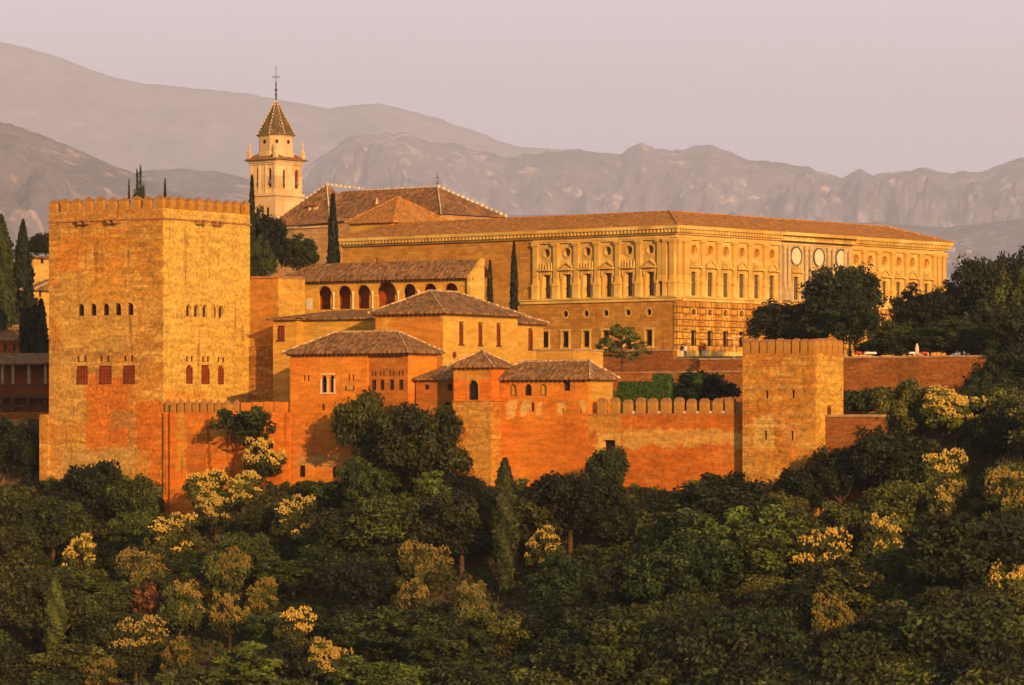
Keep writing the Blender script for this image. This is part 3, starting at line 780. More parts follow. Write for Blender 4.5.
s_ = MB(); s_.box(x0 - .02, .02, -.03, -.003, fr.z(378.6), fr.z(377.6)); s_.build('string_course', M['ridge'], o)
bb = MB(); bb.box(x0 - .05, fr.x(490.5) + .12, -.12, yl, 0, zb - .003); 
bb.box(x0 - .12, .24, -.2, yl, zb - .003, zb + .05)
bm_ = earth_wall('pavilion_base_masonry', (0.44, 0.22, 0.05), (0.38, 0.17, 0.035), (0.50, 0.32, 0.11), course=0.6, hole=0.3, joint=0.3, streak=0.3, rough=0.35, layer=0.8, seed=17,
    patches=[(x0, 0.1, fr.z(425), fr.z(402), (0.50, 0.30, 0.09), 0.55)])
bb.build('base', bm_, o)

# C: long low wing with three arched windows
fr = FA.sub(FA.x(588.0, .2), .2, -12.5)
x0 = fr.x(494, .0); yl = fr.y(612.5)
ze = fr.z(377.5); zr = fr.z(360)
hN = []
for u, k in ((513, 'blind'), (528, 'dark'), (543, 'blind')): hN.append((arch(fr.x(u), .85, fr.z(395.5), fr.z(383.5), 8), k, None, .3))
hN.append((crect(fr.x(566.6), .82, fr.z(390.8), fr.z(379.2)), 'dark', (0, 1), .35))
hN.append((crect(fr.x(532.5), .36, fr.z(411.5), fr.z(402.5)), 'dark', None, .3))
for u in (562.8, 580.5): hN.append((crect(fr.x(u), .14, fr.z(413), fr.z(408)), 'dark', None, .2))
c_mat = earth_wall('wing_orange_plaster', (0.55, 0.225, 0.034), (0.48, 0.17, 0.022), (0.49, 0.24, 0.05), hole=0.25, joint=0.12, streak=0.25, rough=0.16, layer=0.35, seed=23,
    patches=[(fr.x(u) - w, fr.x(u) + w, fr.z(v1), fr.z(v0), (0.58, 0.42, 0.19), .85) for u, w, v0, v1 in ((511.5, .5, 401, 417), (525, .45, 401, 416), (539, .35, 404, 415), (560.5, .55, 402, 413), (582, .5, 402, 412))] + [(x0, 0, fr.z(470), fr.z(425), (0.44, 0.14, 0.02), 0.5)])
o = block('long_wing', 'long low orange wing with a row of three arched windows and white plaster patches', 'building', fr, x0, yl, 0, ze - .1, c_mat, hN, (), (ze, zr, (x0 + 2.0, yl / 2), (-1.3, yl / 2)), oh=.55)
wp = MB(); wp.box(.002, .03, .3, yl, fr.z(400), ze - .25); wp.build('sunlit_west_sheet', M['ochre'], o)  # lighter sheet over the west wall, sunlight put into its colour

# D: crenellated wall with rounded merlons
fr = FA.sub(FA.x(588.2, .25), .25, -13.0)
x1 = fr.x(744)
xg0, xg1 = fr.x(603), fr.x(615)
zc = fr.z(413.5)
d_mat = earth_wall('red_wall_plaster', (0.44, 0.155, 0.026), (0.40, 0.13, 0.02), (0.48, 0.26, 0.07), hole=0.3, joint=0.2, streak=0.35, rough=0.25, layer=0.45, seed=41,
    patches=[(fr.x(624), x1, fr.z(446), fr.z(430), (0.54, 0.35, 0.12), .75), (0, fr.x(621), fr.z(432), fr.z(414), (0.48, 0.27, 0.07), .7), (fr.x(596), fr.x(622), fr.z(462), fr.z(433), (0.54, 0.36, 0.12), .85)])
dw = thing('battlement_wall', 'red garden wall with a row of broad round topped merlons and a pale band', 'wall', fr)
b = MB(); b.wall('N', 0, rect(0.02, x1, 0, zc), [rect(xg0, xg1, 2.2, fr.z(440))], .8)
b.poly([(0.02, 0, zc), (x1, 0, zc), (x1, .9, zc), (0.02, .9, zc)]); b.poly([(0.02, .9, 0), (x1, .9, 0), (x1, .9, zc), (0.02, .9, zc)])
b.build('wall', d_mat, dw)
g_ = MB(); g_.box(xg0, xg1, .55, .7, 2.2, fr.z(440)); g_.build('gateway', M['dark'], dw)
s_ = MB(); s_.box(.03, x1 - .1, -.04, -.002, fr.z(415.5), fr.z(414.3)); s_.build('string_course', M['cap'], dw)
md = merlon_mesh('round_battlement', 1.03, .5, fr.z(402.5) - zc, fr.z(398) - fr.z(402.5), round_top=True)
gc = MB().box(-.12, .12, -.03, .55, 0, .22).mesh('gap_stone'); gc.materials.append(M['marble_white'])
for k in range(12):
    u = 600.7 + 12.85 * k
    if u > 741: break
    link('merlon', md, None, dw, (fr.x(u), 0.05, zc))
    if k in (2, 4, 6, 7, 8, 9): link('coping_stone', gc, None, dw, (fr.x(u + 6.4), .04, zc))

# E: west watchtower
fr = FA.sub(FA.x(815.5, -1.0), -1.0, -12.0)
x0 = fr.x(742.5); yl = fr.y(843.5)
zt = fr.z(353)
e_mat = earth_wall('watchtower_masonry', (0.44, 0.225, 0.055), (0.38, 0.17, 0.035), (0.50, 0.32, 0.115), course=0.55, hole=0.5, joint=0.35, streak=0.35, rough=0.4, layer=0.9, seed=51,
    patches=[(fr.x(754), fr.x(775), fr.z(448), fr.z(415), (0.54, 0.37, 0.15), .8), (fr.x(784), fr.x(806), fr.z(440), fr.z(428), (0.42, 0.24, 0.08), .6), (.2, yl - .2, fr.z(440), fr.z(356), (0.56, 0.36, 0.08), .75), (x0, 0, fr.z(352), fr.z(340), (0.36, 0.18, 0.05), .5), (yl * .42, yl * .85, fr.z(362), fr.z(350), (0.40, 0.19, 0.05), .6)])  # the large west-face patch puts that side's sunlit brightness into the colour
et = thing('watchtower', 'stocky weathered square tower with close set merlons and narrow arrow slits beside the garden wall', 'tower', fr)
hN = [(arch(fr.x(766.8), .33, fr.z(398.5), fr.z(390), 6), 'dark'), (arch(fr.x(793), .33, fr.z(398), fr.z(389.5), 6), 'dark'), (crect(fr.x(765.5), .3, fr.z(440), fr.z(430.5)), 'shutter'), (crect(fr.x(792), .3, fr.z(440), fr.z(431)), 'shutter')]
hW = [(arch(fr.y(829.5), 1.0, fr.z(414.5), fr.z(404.5), 6), 'shutter')]
b = MB(); b.wall('N', 0, rect(x0, 0, 0, zt), [h for h, k in hN], .5); b.wall('W', 0, rect(0, yl, 0, zt), [h for h, k in hW], .3)
b.poly([(x0, yl, 0), (x0, yl, zt), (0, yl, zt), (0, yl, 0)]); b.poly([(x0, 0, 0), (x0, 0, zt), (x0, yl, zt), (x0, yl, 0)]); b.poly([(x0, 0, zt - .01), (0, 0, zt - .01), (0, yl, zt - .01), (x0, yl, zt - .01)])
b.build('wall', e_mat, et)
for h, k in hN: fit_window(et, 'N', 0, h, .45, k, None)
for h, k in hW: fit_window(et, 'W', 0, h, .25, k, None)
nN, nW = 9, 5
wN = -x0 / nN; wW = yl / nW
me1 = merlon_mesh('close_battlement', wN - .16, .55, fr.z(341) - zt, fr.z(338) - fr.z(341), round_top=True)
me2 = merlon_mesh('side_battlement', wW - .18, .55, fr.z(341) - zt, fr.z(338) - fr.z(341), round_top=True)
for k in range(nN): link('merlon', me1, None, et, (x0 + wN * (k + .5), 0.0, zt)); link('merlon', me1, None, et, (x0 + wN * (k + .5), yl - .55, zt))
for k in range(nW): link('merlon', me2, None, et, (0.002, wW * (k + .5), zt + .003), R(90)); link('merlon', me2, None, et, (x0 + .55, wW * (k + .5), zt + .003), R(90))
# low wall running on from the watchtower
fr = FA.sub(FA.x(824, 1.0), 1.0, -8.0)
o = thing('low_wall', 'low shaded rampart wall with a flat coping running out from the watchtower', 'wall', fr)
MB().box(0, 6.5, 0, .9, 0, fr.z(417)).build('wall', M['terrace'], o); MB().box(-.05, 6.6, -.12, 1.0, fr.z(417) + .002, fr.z(414.5)).build('coping', M['coping'], o)

# F: house with three tall windows, and its lower extension
fr = FA.sub(FA.x(443.0, 9), 9, 0.0)
x0 = fr.x(375.5); yl = fr.y(517.5)
ze = fr.z(311.5); zr = fr.z(288.5)
hN = []
hW = [(crect(fr.y(u), .95, fr.z(343.5), fr.z(321)), 'shutter', (1, 3), .22, .06) for u in (461.2, 480.4, 498.6)]
hW.append((disc(fr.y(454.6), fr.z(355), .42, 14), 'shutter', None, .2))
f_mat = earth_wall('house_ochre_plaster', (0.55, 0.34, 0.085), (0.52, 0.30, 0.065), (0.58, 0.40, 0.14), hole=0, joint=0.05, streak=0.2, rough=0.1, layer=0.3, seed=61, stain=(0.28, 0.11, 0.03),
    patches=[(x0 - .5, -.02, -1, ze + 1, (0.43, 0.18, 0.032), .85), (fr.x(382), fr.x(390), fr.z(332), fr.z(318), (0.56, 0.36, 0.1), .6)])  # whole north face painted darker, its weaker light put into the colour
o = block('tall_windowed_house', 'ochre house with a hipped tile roof and three tall narrow shuttered windows', 'building', fr, x0, yl, 0, ze - .1, f_mat, hN, hW, (ze, zr, (x0 / 2 - .3, 4.4), (x0 / 2 - .3, yl - 5.0)), oh=.6)
wf = MB()
for u in (461.2, 480.4, 498.6):
    a = fr.y(u)
    for k in (-.56, .56): wf.box(.002, .06, a + k - .06, a + k + .06, fr.z(344), fr.z(320.5))
    wf.box(.002, .09, a - .75, a + .75, fr.z(320.4), fr.z(319.2))
wf.build('window_surround', M['cream'], o)
# F2
w = fr.W(-.9, yl + .05)
fr2 = Frame(0, 0, 32.4, 0.0, (w.x, w.y))
yl2 = fr2.y(543.5)
ze = fr2.z(321.5); zr = fr2.z(309)
hW = [(crect(fr2.y(530.8), 1.0, fr2.z(348.5), fr2.z(327.5)), 'shutter', (1, 3), .22, .06)]
o = block('house_extension', 'lower ochre extension with a single tall window set behind the three windowed house', 'building', fr2, -6.5, yl2, 0, ze - .1, M['ochre'], (), hW, (ze, zr, (-3.2, 0.8), (-3.2, yl2 - 3.2)), oh=.5)
# F3: terrace block with parapet
fr3 = FA.sub(FA.x(573.5, 15), 15, 0.0)
x0 = fr3.x(536)
o = thing('terrace_block', 'low ochre terrace block with a flat parapet at the end of the ochre houses', 'building', fr3)
MB().box(x0, 0, 0, 6, 0, fr3.z(350.5)).build('wall', M['ochre'], o)
MB().box(x0 - .1, .1, -.1, 6.1, fr3.z(350.5) + .002, fr3.z(348.6)).build('coping', M['coping'], o)

# G: arcaded gallery, upper
fr = FA.sub(FA.x(472.5, 30), 30, 2.0)
x0 = fr.x(278); xg = fr.x(305); yl = 5.5
ze = fr.z(276); zr = fr.z(258.5)
o = thing('arcaded_gallery', 'upper gallery of seven horseshoe arches on slim white columns under a long tile roof', 'building', fr)
zf = fr.z(306.5)
holes = []
for u, w in ((324.3, 1.75), (344, 1.75), (363, 1.75), (386, 2.45), (409, 1.65), (429.5, 1.65), (450.5, 1.65)):
    holes.append(arch(fr.x(u), w, zf, fr.z(282.3 if w < 2 else 279.3), 12, .12))
b = MB(); b.wall('N', 0, rect(xg, 0, zf - .01, ze - .1), holes, .45)
b.build('arcade', M['ochre'], o)
b = MB()
b.box(xg, -.41, 0, fr.y(484), 0, zf - .02); b.box(x0, xg - .01, 0.0, fr.y(484), 0, fr.z(277)); b.build('wall', M['ochre'], o)
b = MB(); b.box(xg, -.5, fr.y(484) - .4, fr.y(484), zf, ze - .1); b.build('rear_wall', M['dull_red'], o)
d_ = MB()
for u in (391.5,): d_.box(fr.x(u), fr.x(u + 6), fr.y(484) - .52, fr.y(484) - .402, zf, fr.z(285))
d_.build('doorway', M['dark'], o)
yr = fr.y(484.5)
ww = MB(); ww.poly([(0.0, -.5, 0), (0.0, yr, 0), (0, yr, fr.z(258)), (0, yr - .3, fr.z(257.5)), (0, -.5, ze - .1)])
ww.poly([(-.4, -.5, 0), (-.4, yr, 0), (-.4, yr, fr.z(258)), (-.4, yr - .3, fr.z(257.5)), (-.4, -.5, ze - .1)])
ww.poly([(0, -.5, 0), (0, -.5, ze - .1), (-.4, -.5, ze - .1), (-.4, -.5, 0)]); ww.poly([(0, -.5, ze - .1), (0, yr - .3, fr.z(257.5)), (-.4, yr - .3, fr.z(257.5)), (-.4, -.5, ze - .1)])
ww.build('gable_wall', M['cream'], o)
for a_, b_ in ((324.3, 344), (344, 363), (363, 386), (386, 409), (409, 429.5), (429.5, 450.5)):
    wa = 11 if a_ == 386 else 8.2; wb = 11 if b_ == 386 else 8.2
    u = ((a_ + wa) + (b_ - wb)) / 2
    cm = MB(); cm.ring([(.17, 0), (.17, .12), (.10, .18), (.09, 1.5), (.16, 1.75), (.16, 1.95)], 8)
    cm.build('column', M['marble_white'], o, (fr.x(u), -.12, zf))
wp = MB(); wp.box(fr.x(306.5), fr.x(312.5), -.04, -.002, zf, fr.z(295)); wp.build('white_panel', M['white'], o)
rm = MB()
P = [(x0 - .5, -.7, ze), (-.45, -.7, ze), (-.45, yr - .3, zr), (fr.x(315, yr), yr - .3, zr), (x0 - .5, yr - .1, ze + .3)]
rm.poly([P[0], P[1], P[2], P[3]]); rm.poly([P[0], P[3], P[4]]); rm.poly([(p[0], p[1], p[2] - .22) for p in P[:4]][::-1])
for i in range(3):
    p, q = P[i], P[i + 1]; rm.poly([(p[0], p[1], p[2] - .22), (q[0], q[1], q[2] - .22), q, p])
rm.poly([P[2], P[3], (P[3][0], yr + 2.5, ze), (P[2][0], yr + 2.5, ze)])
rm.build('roof', M['roof'], o)
em = MB(); eaves(em, x0, -.5, 0, 0.1, ze - .225, oh=.6); em.build('rafter_ends', M['eave'], o)

# G2: low roofed wing under the gallery
fr = FA.sub(FA.x(376, 12.9), 12.9, 2.0)
x0 = fr.x(279.5); xk = fr.x(303)
ze = fr.z(317); zr = fr.z(306.8)
hN = [(crect(fr.x(287), 1.05, fr.z(339), fr.z(324.5)), 'shutter', (2, 2), .25, .05)]
o = thing('gallery_undercroft', 'narrow ochre wing with one square window and a thin lean-to tile roof beneath the gallery', 'building', fr)
b = MB(); b.wall('N', -1.2, rect(x0, xk, 0, ze - .1), [h[0] for h in hN], .4); b.poly([(xk, -1.2, 0), (xk, -1.2, ze - .1), (xk, 0, ze - .1), (xk, 0, 0)]); b.poly([(x0, -1.2, 0), (x0, -1.2, ze - .1), (x0, 6, ze - .1), (x0, 6, 0)])
b.wall('N', 0, rect(xk, 0, 0, ze - .1), [], .4); b.build('wall', M['ochre'], o)
for h in hN: fit_window(o, 'N', -1.2, h[0], h[3], h[1], h[2], h[4])
rm = MB()
P = [(x0 - .5, -1.8, ze), (xk + .4, -1.8, ze), (xk + .4, -.6, ze), (0, -.6, ze), (0, 8.5, zr), (x0 + 1.6, 8.5, zr)]
rm.poly([P[0], P[1], (xk + .4, 8.5, zr), P[5]]); rm.poly([P[2], P[3], P[4], (xk + .4, 8.5, zr + .003)]); rm.poly([P[0], P[5], (x0 - .5, 8.5, ze)])
rm.poly([P[1], P[2], (xk + .4, 8.5, zr)])
for p, q in ((P[0], P[1]), (P[2], P[3])): rm.poly([(p[0], p[1], p[2] - .2), (q[0], q[1], q[2] - .2), q, p]); 
rm.poly([(x0 - .5, -1.8, ze - .2), (xk + .4, -1.8, ze - .2), (xk + .4, 1, ze - .2), (x0 - .5, 1, ze - .2)]); rm.poly([(xk, -.6, ze - .2), (0, -.6, ze - .2), (0, 1, ze - .2), (xk, 1, ze - .2)])
rm.build('roof', M['roof'], o)

# old masonry tower block between the great tower and the gallery
yt_ = FA.y(250) + .06
fr = FA.sub(FA.x(290.5, yt_), yt_, -8.0)
x0 = fr.x(250); xk = fr.x(278.5)
o = thing('old_masonry_block', 'rough brown masonry block wedged between the great tower and the gallery', 'building', fr)
b = MB(); yk = fr.y(305, xk); b.box(x0, xk, 0, yk, fr.z(350), fr.z(277.5)); b.build('upper_wall', earth_wall('block_plaster', (0.55, 0.34, 0.085), (0.50, 0.28, 0.06), (0.58, 0.40, 0.14), hole=0.2, joint=0.1, streak=0.4, rough=0.2, layer=0.4, seed=71,
    patches=[(x0 - 1, xk + .05, fr.z(360), fr.z(270), (0.36, 0.165, 0.04), .9)]), o)  # the patch paints the north side's shade into the plaster colour
b = MB(); b.box(x0, 0, -.3, 8, 0, fr.z(346)); b.build('wall', M['rubble'], o)
MB().box(x0 - .05, xk + .1, -.15, yk, fr.z(277.5) + .002, fr.z(275.5)).build('coping', M['cap'], o)

# ------------------------------------------------------------------ Renaissance palace
fr = Frame(676, 534.0, 39.4, 0.0); fr.z0 = fr.z(357) - 1.0
Zb = 1.0
XE = fr.x(341.6); YE = fr.y(944)
pal = thing('renaissance_palace', 'vast square sandstone palace with pilasters, round windows and a low red tiled roof', 'palace', fr)
z_str0, z_str1 = fr.z(300.5), fr.z(296)
z_cor0, z_cor1 = fr.z(234.0), fr.z(225)
bayW = [693.4, 709.8, 725.3, 741.3, 756.2, 771.3, 793.6, 816.4, 838.5, 855.4, 869.5, 884, 898, 911.8, 926]
bayN = [546.9, 567.4, 587.7, 608.2, 629.3, 650.6]
yb = [fr.y(u) for u in bayW]; xb = [fr.x(u) for u in bayN]
zu0, zu1 = z_str1 + .02, fr.z(271)            # tall upper windows
zo = fr.z(248.5); ro_ = .6
zl0, zl1 = fr.z(345), fr.z(329.5); zlo = fr.z(311.5); rl_ = .46
CENT = (6, 7, 8)
upN = [crect(x, 1.2, zu0 + .12, zu1) for x in xb] + [disc(x, zo, ro_) for x in xb] + [crect(fr.x(664.5), .35, fr.z(256), fr.z(251))]
upW = [crect(y, 1.15, zu0 + .12, zu1) for i, y in enumerate(yb)] + [disc(y, zo, ro_) for i, y in enumerate(yb) if i not in CENT] + [crect(fr.y(683.5), .35, fr.z(257), fr.z(252))]
xbl = [fr.x(u) for u in (545.6, 565.8, 586.5, 606.2, 628.3, 649.2)]
loN = [crect(x, 1.2, zl0, zl1) for x in xbl] + [disc(x, zlo, rl_) for x in xbl[1:]]
loW = [crect(y, 1.15, zl0, zl1) for i, y in enumerate(yb) if i not in CENT] + [disc(y, zlo, rl_) for i, y in enumerate(yb) if i not in CENT] + [arch(yb[i], 2.6 if i == 7 else 1.9, Zb + .3, fr.z(324 if i == 7 else 330)) for i in CENT]
XP = fr.x(532.7)
b = MB(); b.wall('N', 0, rect(XP, 0, z_str1, z_cor1), upN, .8); b.wall('W', 0, rect(0, YE, z_str1, z_cor1), upW, .8)
b.poly([(XE, YE, 0), (XE, YE, z_cor1), (0, YE, z_cor1), (0, YE, 0)]); b.poly([(XE, 0, 0), (XE, 0, z_cor1), (XE, YE, z_cor1), (XE, YE, 0)])
b.build('upper_wall', M['stone'], pal)
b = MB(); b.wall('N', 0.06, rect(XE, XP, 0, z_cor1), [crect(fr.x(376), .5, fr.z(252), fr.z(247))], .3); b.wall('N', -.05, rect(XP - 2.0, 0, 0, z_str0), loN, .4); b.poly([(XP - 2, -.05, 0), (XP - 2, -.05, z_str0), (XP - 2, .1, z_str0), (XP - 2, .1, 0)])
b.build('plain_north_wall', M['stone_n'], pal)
b = MB(); b.wall('W', .06, rect(-.05, YE, 0, z_str0), loW, .45); b.build('rusticated_wall', M['rustic'], pal)
# string course, cornice, frieze
def band(mb, z0, z1, d, yN=True, x0=None, y1=None):
    xx = XP if x0 is None else x0; yy = YE if y1 is None else y1
    mb.box(xx, d, -d, -.002, z0, z1); mb.box(.002, d, -.002, yy + d, z0, z1)
s = MB(); band(s, z_str0, z_str1 - .2, .32, x0=XP - 2); band(s, z_str1 - .198, z_str1, .5, x0=XP - 2); s.build('string_course', M['trim'], pal)
s = MB(); band(s, fr.z(239), fr.z(237.6), .34); band(s, fr.z(237.58), fr.z(236.3), .42)
s.build('architrave', M['trim'], pal)
s = MB(); band(s, z_cor0, z_cor0 + .25, .35, x0=XE); band(s, z_cor0 + .72, z_cor1 - .02, 1.0, x0=XE)
k = 0
while XE + .3 + k * .62 < .8: s.box(XE + .3 + k * .62, XE + .6 + k * .62, -.85, -.36, z_cor0 + .252, z_cor0 + .718); k += 1
k = 0
while -.5 + k * .62 < YE + .5: s.box(.36, .85, -.5 + k * .62, -.2 + k * .62, z_cor0 + .252, z_cor0 + .718); k += 1
s.box(XE, .355, -.355, -.003, z_cor0 + .252, z_cor0 + .717); s.box(.003, .355, -.003, YE + .3, z_cor0 + .252, z_cor0 + .717)
s.build('cornice', M['trim'], pal)
s = MB(); band(s, 0, Zb + .9, .5, x0=XP - 2); band(s, 0, Zb + .25, .9, x0=XP - 2); s.build('stone_bench', M['stone'], pal)
# upper windows: surround with pediment and pane
def surround(pediment):
    w = MB()
    for sx in (-1, 1):
        w.box(sx * .80 - .16, sx * .80 + .16, -.16, -.002, zu0, zu1 + .02)
        w.box(sx * 1.0 - .09, sx * 1.0 + .09, -.3, -.002, zu1 - .5, zu1 + .3)
    w.box(-1.0, 1.0, -.17, -.002, zu1 + .022, zu1 + .55); w.box(-1.25, 1.25, -.6, -.002, zu1 + .552, zu1 + .78)
    if pediment:
        zt_ = zu1 + .785
        for (a, b_) in (((-1.25, zt_), (0, zt_ + .75)), ((1.25, zt_), (0, zt_ + .75))):
            n = 1
            p0, p1 = a, b_
            w.poly([(p0[0], -.42, p0[1]), (p1[0], -.42, p1[1]), (p1[0], -.42, p1[1] + .2), (p0[0], -.42, p0[1] + .2)])
            w.poly([(p0[0], -.42, p0[1]), (p0[0], -.002, p0[1]), (p1[0], -.002, p1[1]), (p1[0], -.42, p1[1])])
            w.poly([(p0[0], -.42, p0[1] + .2), (p0[0], -.002, p0[1] + .2), (p1[0], -.002, p1[1] + .2), (p1[0], -.42, p1[1] + .2)])
        w.poly([(-1.2, -.12, zt_), (1.2, -.12, zt_), (0, -.12, zt_ + .73)])
    else:
        for x in (-1.0, -.5, 0, .5, 1.0):
            w.ring([(.10, zu1 + .785), (.17, zu1 + .95), (.10, zu1 + 1.12), (.14, zu1 + 1.25), (.03, zu1 + (1.75 if x else 1.5))], 6, x, -.22)
    return w.mesh('window_surround')
sur = [surround(False), surround(True)]
for m_ in sur: m_.materials.append(M['trim'])
pn = MB().poly([(-.6, .70, zu0 + .12), (.6, .70, zu0 + .12), (.6, .70, zu1), (-.6, .70, zu1)]).mesh('window_pane'); pn.materials.append(M['glass'])
br = MB(); br.box(-.6, -.52, .60, .69, zu0 + .13, zu1 - .01); br.box(.52, .6, .60, .69, zu0 + .13, zu1 - .01); br.box(-.04, .04, .62, .69, zu0 + .13, zu1 - .01); br.box(-.518, .518, .63, .685, (zu0 + zu1) / 2 - .04, (zu0 + zu1) / 2 + .04)
br = br.mesh('window_sash'); br.materials.append(M['wood'])
rg = MB(); n = 18
for r0, r1, d in ((.6, .74, -.12), (.74, .9, -.06)):
    for k in range(n):
        a, c = 2 * math.pi * k / n, 2 * math.pi * (k + 1) / n
        q = [(r * math.cos(t_), d, zo + r * math.sin(t_)) for r, t_ in ((r0, a), (r0, c), (r1, c), (r1, a))]
        rg.poly(q); rg.poly([q[3], q[2], (q[2][0], 0, q[2][2]), (q[3][0], 0, q[3][2])])
rgm = rg.mesh('oculus_ring'); rgm.materials.append(M['trim'])
op = MB(); pane_mesh(op, 'N', 0, disc(0, zo, .62), .70); opm = op.mesh('oculus_pane'); opm.materials.append(M['glass'])
opr = MB(); pane_mesh(opr, 'N', 0, disc(0, zo, .62), .2); oprm = opr.mesh('oculus_blind'); oprm.materials.append(M['orange_dark'])
for i, x in enumerate(xb):
    w = link('window', sur[i % 2], None, pal, (x, 0, 0)); link('pane', pn, None, w); link('sash', br, None, w)
    w = link('round_window', rgm, None, pal, (x, 0, 0)); link('pane', opm, None, w)
for i, y in enumerate(yb):
    w = link('window', sur[i % 2], None, pal, (0, y, 0) if i not in CENT else (.36, y, 0), R(90)); link('pane', pn, None, w, (0, -.42 if i in CENT else -.40, 0)); link('sash', br, None, w, (0, -.42 if i in CENT else -.40, 0))
    if i not in CENT:
        w = link('round_window', rgm, None, pal, (0, y, 0), R(90)); link('pane', oprm, None, w)
# ground floor windows
ls = MB()
for sx in (-1, 1): ls.box(sx * .72 - .12, sx * .72 + .12, -.12, -.002, zl0 - .2, zl1 + .1)
ls.box(-1.0, 1.0, -.16, -.002, zl1 + .102, zl1 + .34); ls.box(-.9, .9, -.2, -.002, zl0 - .34, zl0 - .202)
lsm = ls.mesh('ground_window_surround'); lsm.materials.append(M['trim'])
lsr = MB(); lsr.box(-.62, -.56, .02, .12, zl0, zl1); lsr.box(.56, .62, .02, .12, zl0, zl1); lsr.box(-.62, .62, .02, .12, zl0 - .1, zl0); lsr = lsr.mesh('ground_window_frame'); lsr.materials.append(M['wood'])
lpn = MB().poly([(-.62, .38, zl0 - .02), (.62, .38, zl0 - .02), (.62, .38, zl1 + .02), (-.62, .38, zl1 + .02)]).mesh('ground_window_pane'); lpn.materials.append(M['dark'])
lop = MB(); pane_mesh(lop, 'N', 0, disc(0, zlo, .5), .36); lopm = lop.mesh('ground_oculus_pane'); lopm.materials.append(M['dark'])
lor = MB()
for k in range(n):
    a, c = 2 * math.pi * k / n, 2 * math.pi * (k + 1) / n
    lor.poly([(r * math.cos(t_), -.04, zlo + r * math.sin(t_)) for r, t_ in ((.46, a), (.46, c), (.62, c), (.62, a))])
lorm = lor.mesh('ground_oculus_ring'); lorm.materials.append(M['trim'])
for i, x in enumerate(xbl):
    w = link('ground_window', lsm, None, pal, (x, -.05, 0)); link('pane', lpn, None, w)
    if i: w = link('round_vent', lorm, None, pal, (x, -.05, 0)); link('pane', lopm, None, w)
for i, y in enumerate(yb):
    if i in CENT:
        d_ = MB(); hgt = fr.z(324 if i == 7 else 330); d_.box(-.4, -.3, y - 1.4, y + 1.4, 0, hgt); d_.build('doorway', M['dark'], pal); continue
    w = link('ground_window', lsr, None, pal, (.06, y, 0), R(90)); link('pane', lpn, None, w)
    w = link('round_vent', lorm, None, pal, (.06, y, 0), R(90)); link('pane', lopm, None, w)
# pilasters
zp0, zp1 = z_str1, fr.z(238.7)
def pil(w_, d_):
    m_ = MB()
    m_.box(-w_ / 2 - .22, w_ / 2 + .22, -d_ - .16, -.002, zp0, zp0 + .22); m_.box(-w_ / 2 - .14, w_ / 2 + .14, -d_ - .1, -.002, zp0 + .222, zp0 + 1.75); m_.box(-w_ / 2 - .24, w_ / 2 + .24, -d_ - .2, -.002, zp0 + 1.752, zp0 + 2.02)
    m_.box(-w_ / 2 - .07, w_ / 2 + .07, -d_ - .06, -.002, zp0 + 2.022, zp0 + 2.2); m_.box(-w_ / 2, w_ / 2, -d_, -.002, zp0 + 2.202, zp1 - .5)
    m_.box(-w_ / 2 - .1, w_ / 2 + .1, -d_ - .08, -.002, zp1 - .498, zp1 - .3); m_.box(-w_ / 2 - .2, w_ / 2 + .2, -d_ - .18, -.002, zp1 - .298, zp1)
    me = m_.mesh('pilaster'); me.materials.append(M['trim']); return me
pm1 = pil(.78, .42)
dx_ = (xb[-1] - xb[0]) / 5; xs_p = [xb[0] - dx_ / 2 + dx_ * k for k in range(7)] + [-1.05, -.45 + .0]
xs_p[-1] = -.42; xs_p[-2] = -1.75
for x in xs_p: link('pilaster', pm1, None, pal, (x, 0, 0))
dw_ = (yb[5] - yb[0]) / 5
ys_p = [.42, 1.75] + [yb[0] - dw_ / 2 + dw_ * k for k in range(1, 6)] + [yb[0] - dw_ / 2]
dw2 = (yb[14] - yb[9]) / 5
ys_p += [yb[9] - dw2 / 2 + dw2 * k for k in range(1, 7)] + [YE - .42, YE - 1.8]
for y in ys_p: link('pilaster', pm1, None, pal, (0, y, 0), R(90))
# central marble frontispiece
yc0, yc1 = yb[5] + dw_ / 2 - .2, yb[9] - dw2 / 2 + .2
cs = MB(); cs.wall('W', .36, rect(yc0, yc1, z_str1, z_cor0), [crect(yb[i], 1.15, zu0 + .12, zu1) for i in CENT], .36)
for y in (yc0, yc1): cs.poly([(0, y, z_str1), (.36, y, z_str1), (.36, y, z_cor0), (0, y, z_cor0)])
cs.build('frontispiece', M['marble'], pal)
s = MB(); s.box(.4, 1.25, yc0 - .1, yc1 + .1, z_cor0 - .02, z_cor0 + .24); s.box(.9, 1.5, yc0 - .2, yc1 + .2, z_cor0 + .73, z_cor1 - .05); s.build('frontispiece_cornice', M['trim'], pal)
ccol = MB(); ccol.box(-.42, .42, -.42, .42, zp0, zp0 + 1.9); ccol.ring([(.34, zp0 + 1.902), (.30, zp0 + 2.2), (.26, zp1 - .7), (.40, zp1 - .25), (.42, zp1)], 12)
ccm = ccol.mesh('column'); ccm.materials.append(M['marble'])
for y in (yc0 + .75, yc0 + 1.75, (yb[6] + yb[7]) / 2 - .55, (yb[6] + yb[7]) / 2 + .55, (yb[7] + yb[8]) / 2 - .55, (yb[7] + yb[8]) / 2 + .55, yc1 - 1.75, yc1 - .75):
    link('column', ccm, None, pal, (.62, y, 0))
zm = fr.z(249.5)
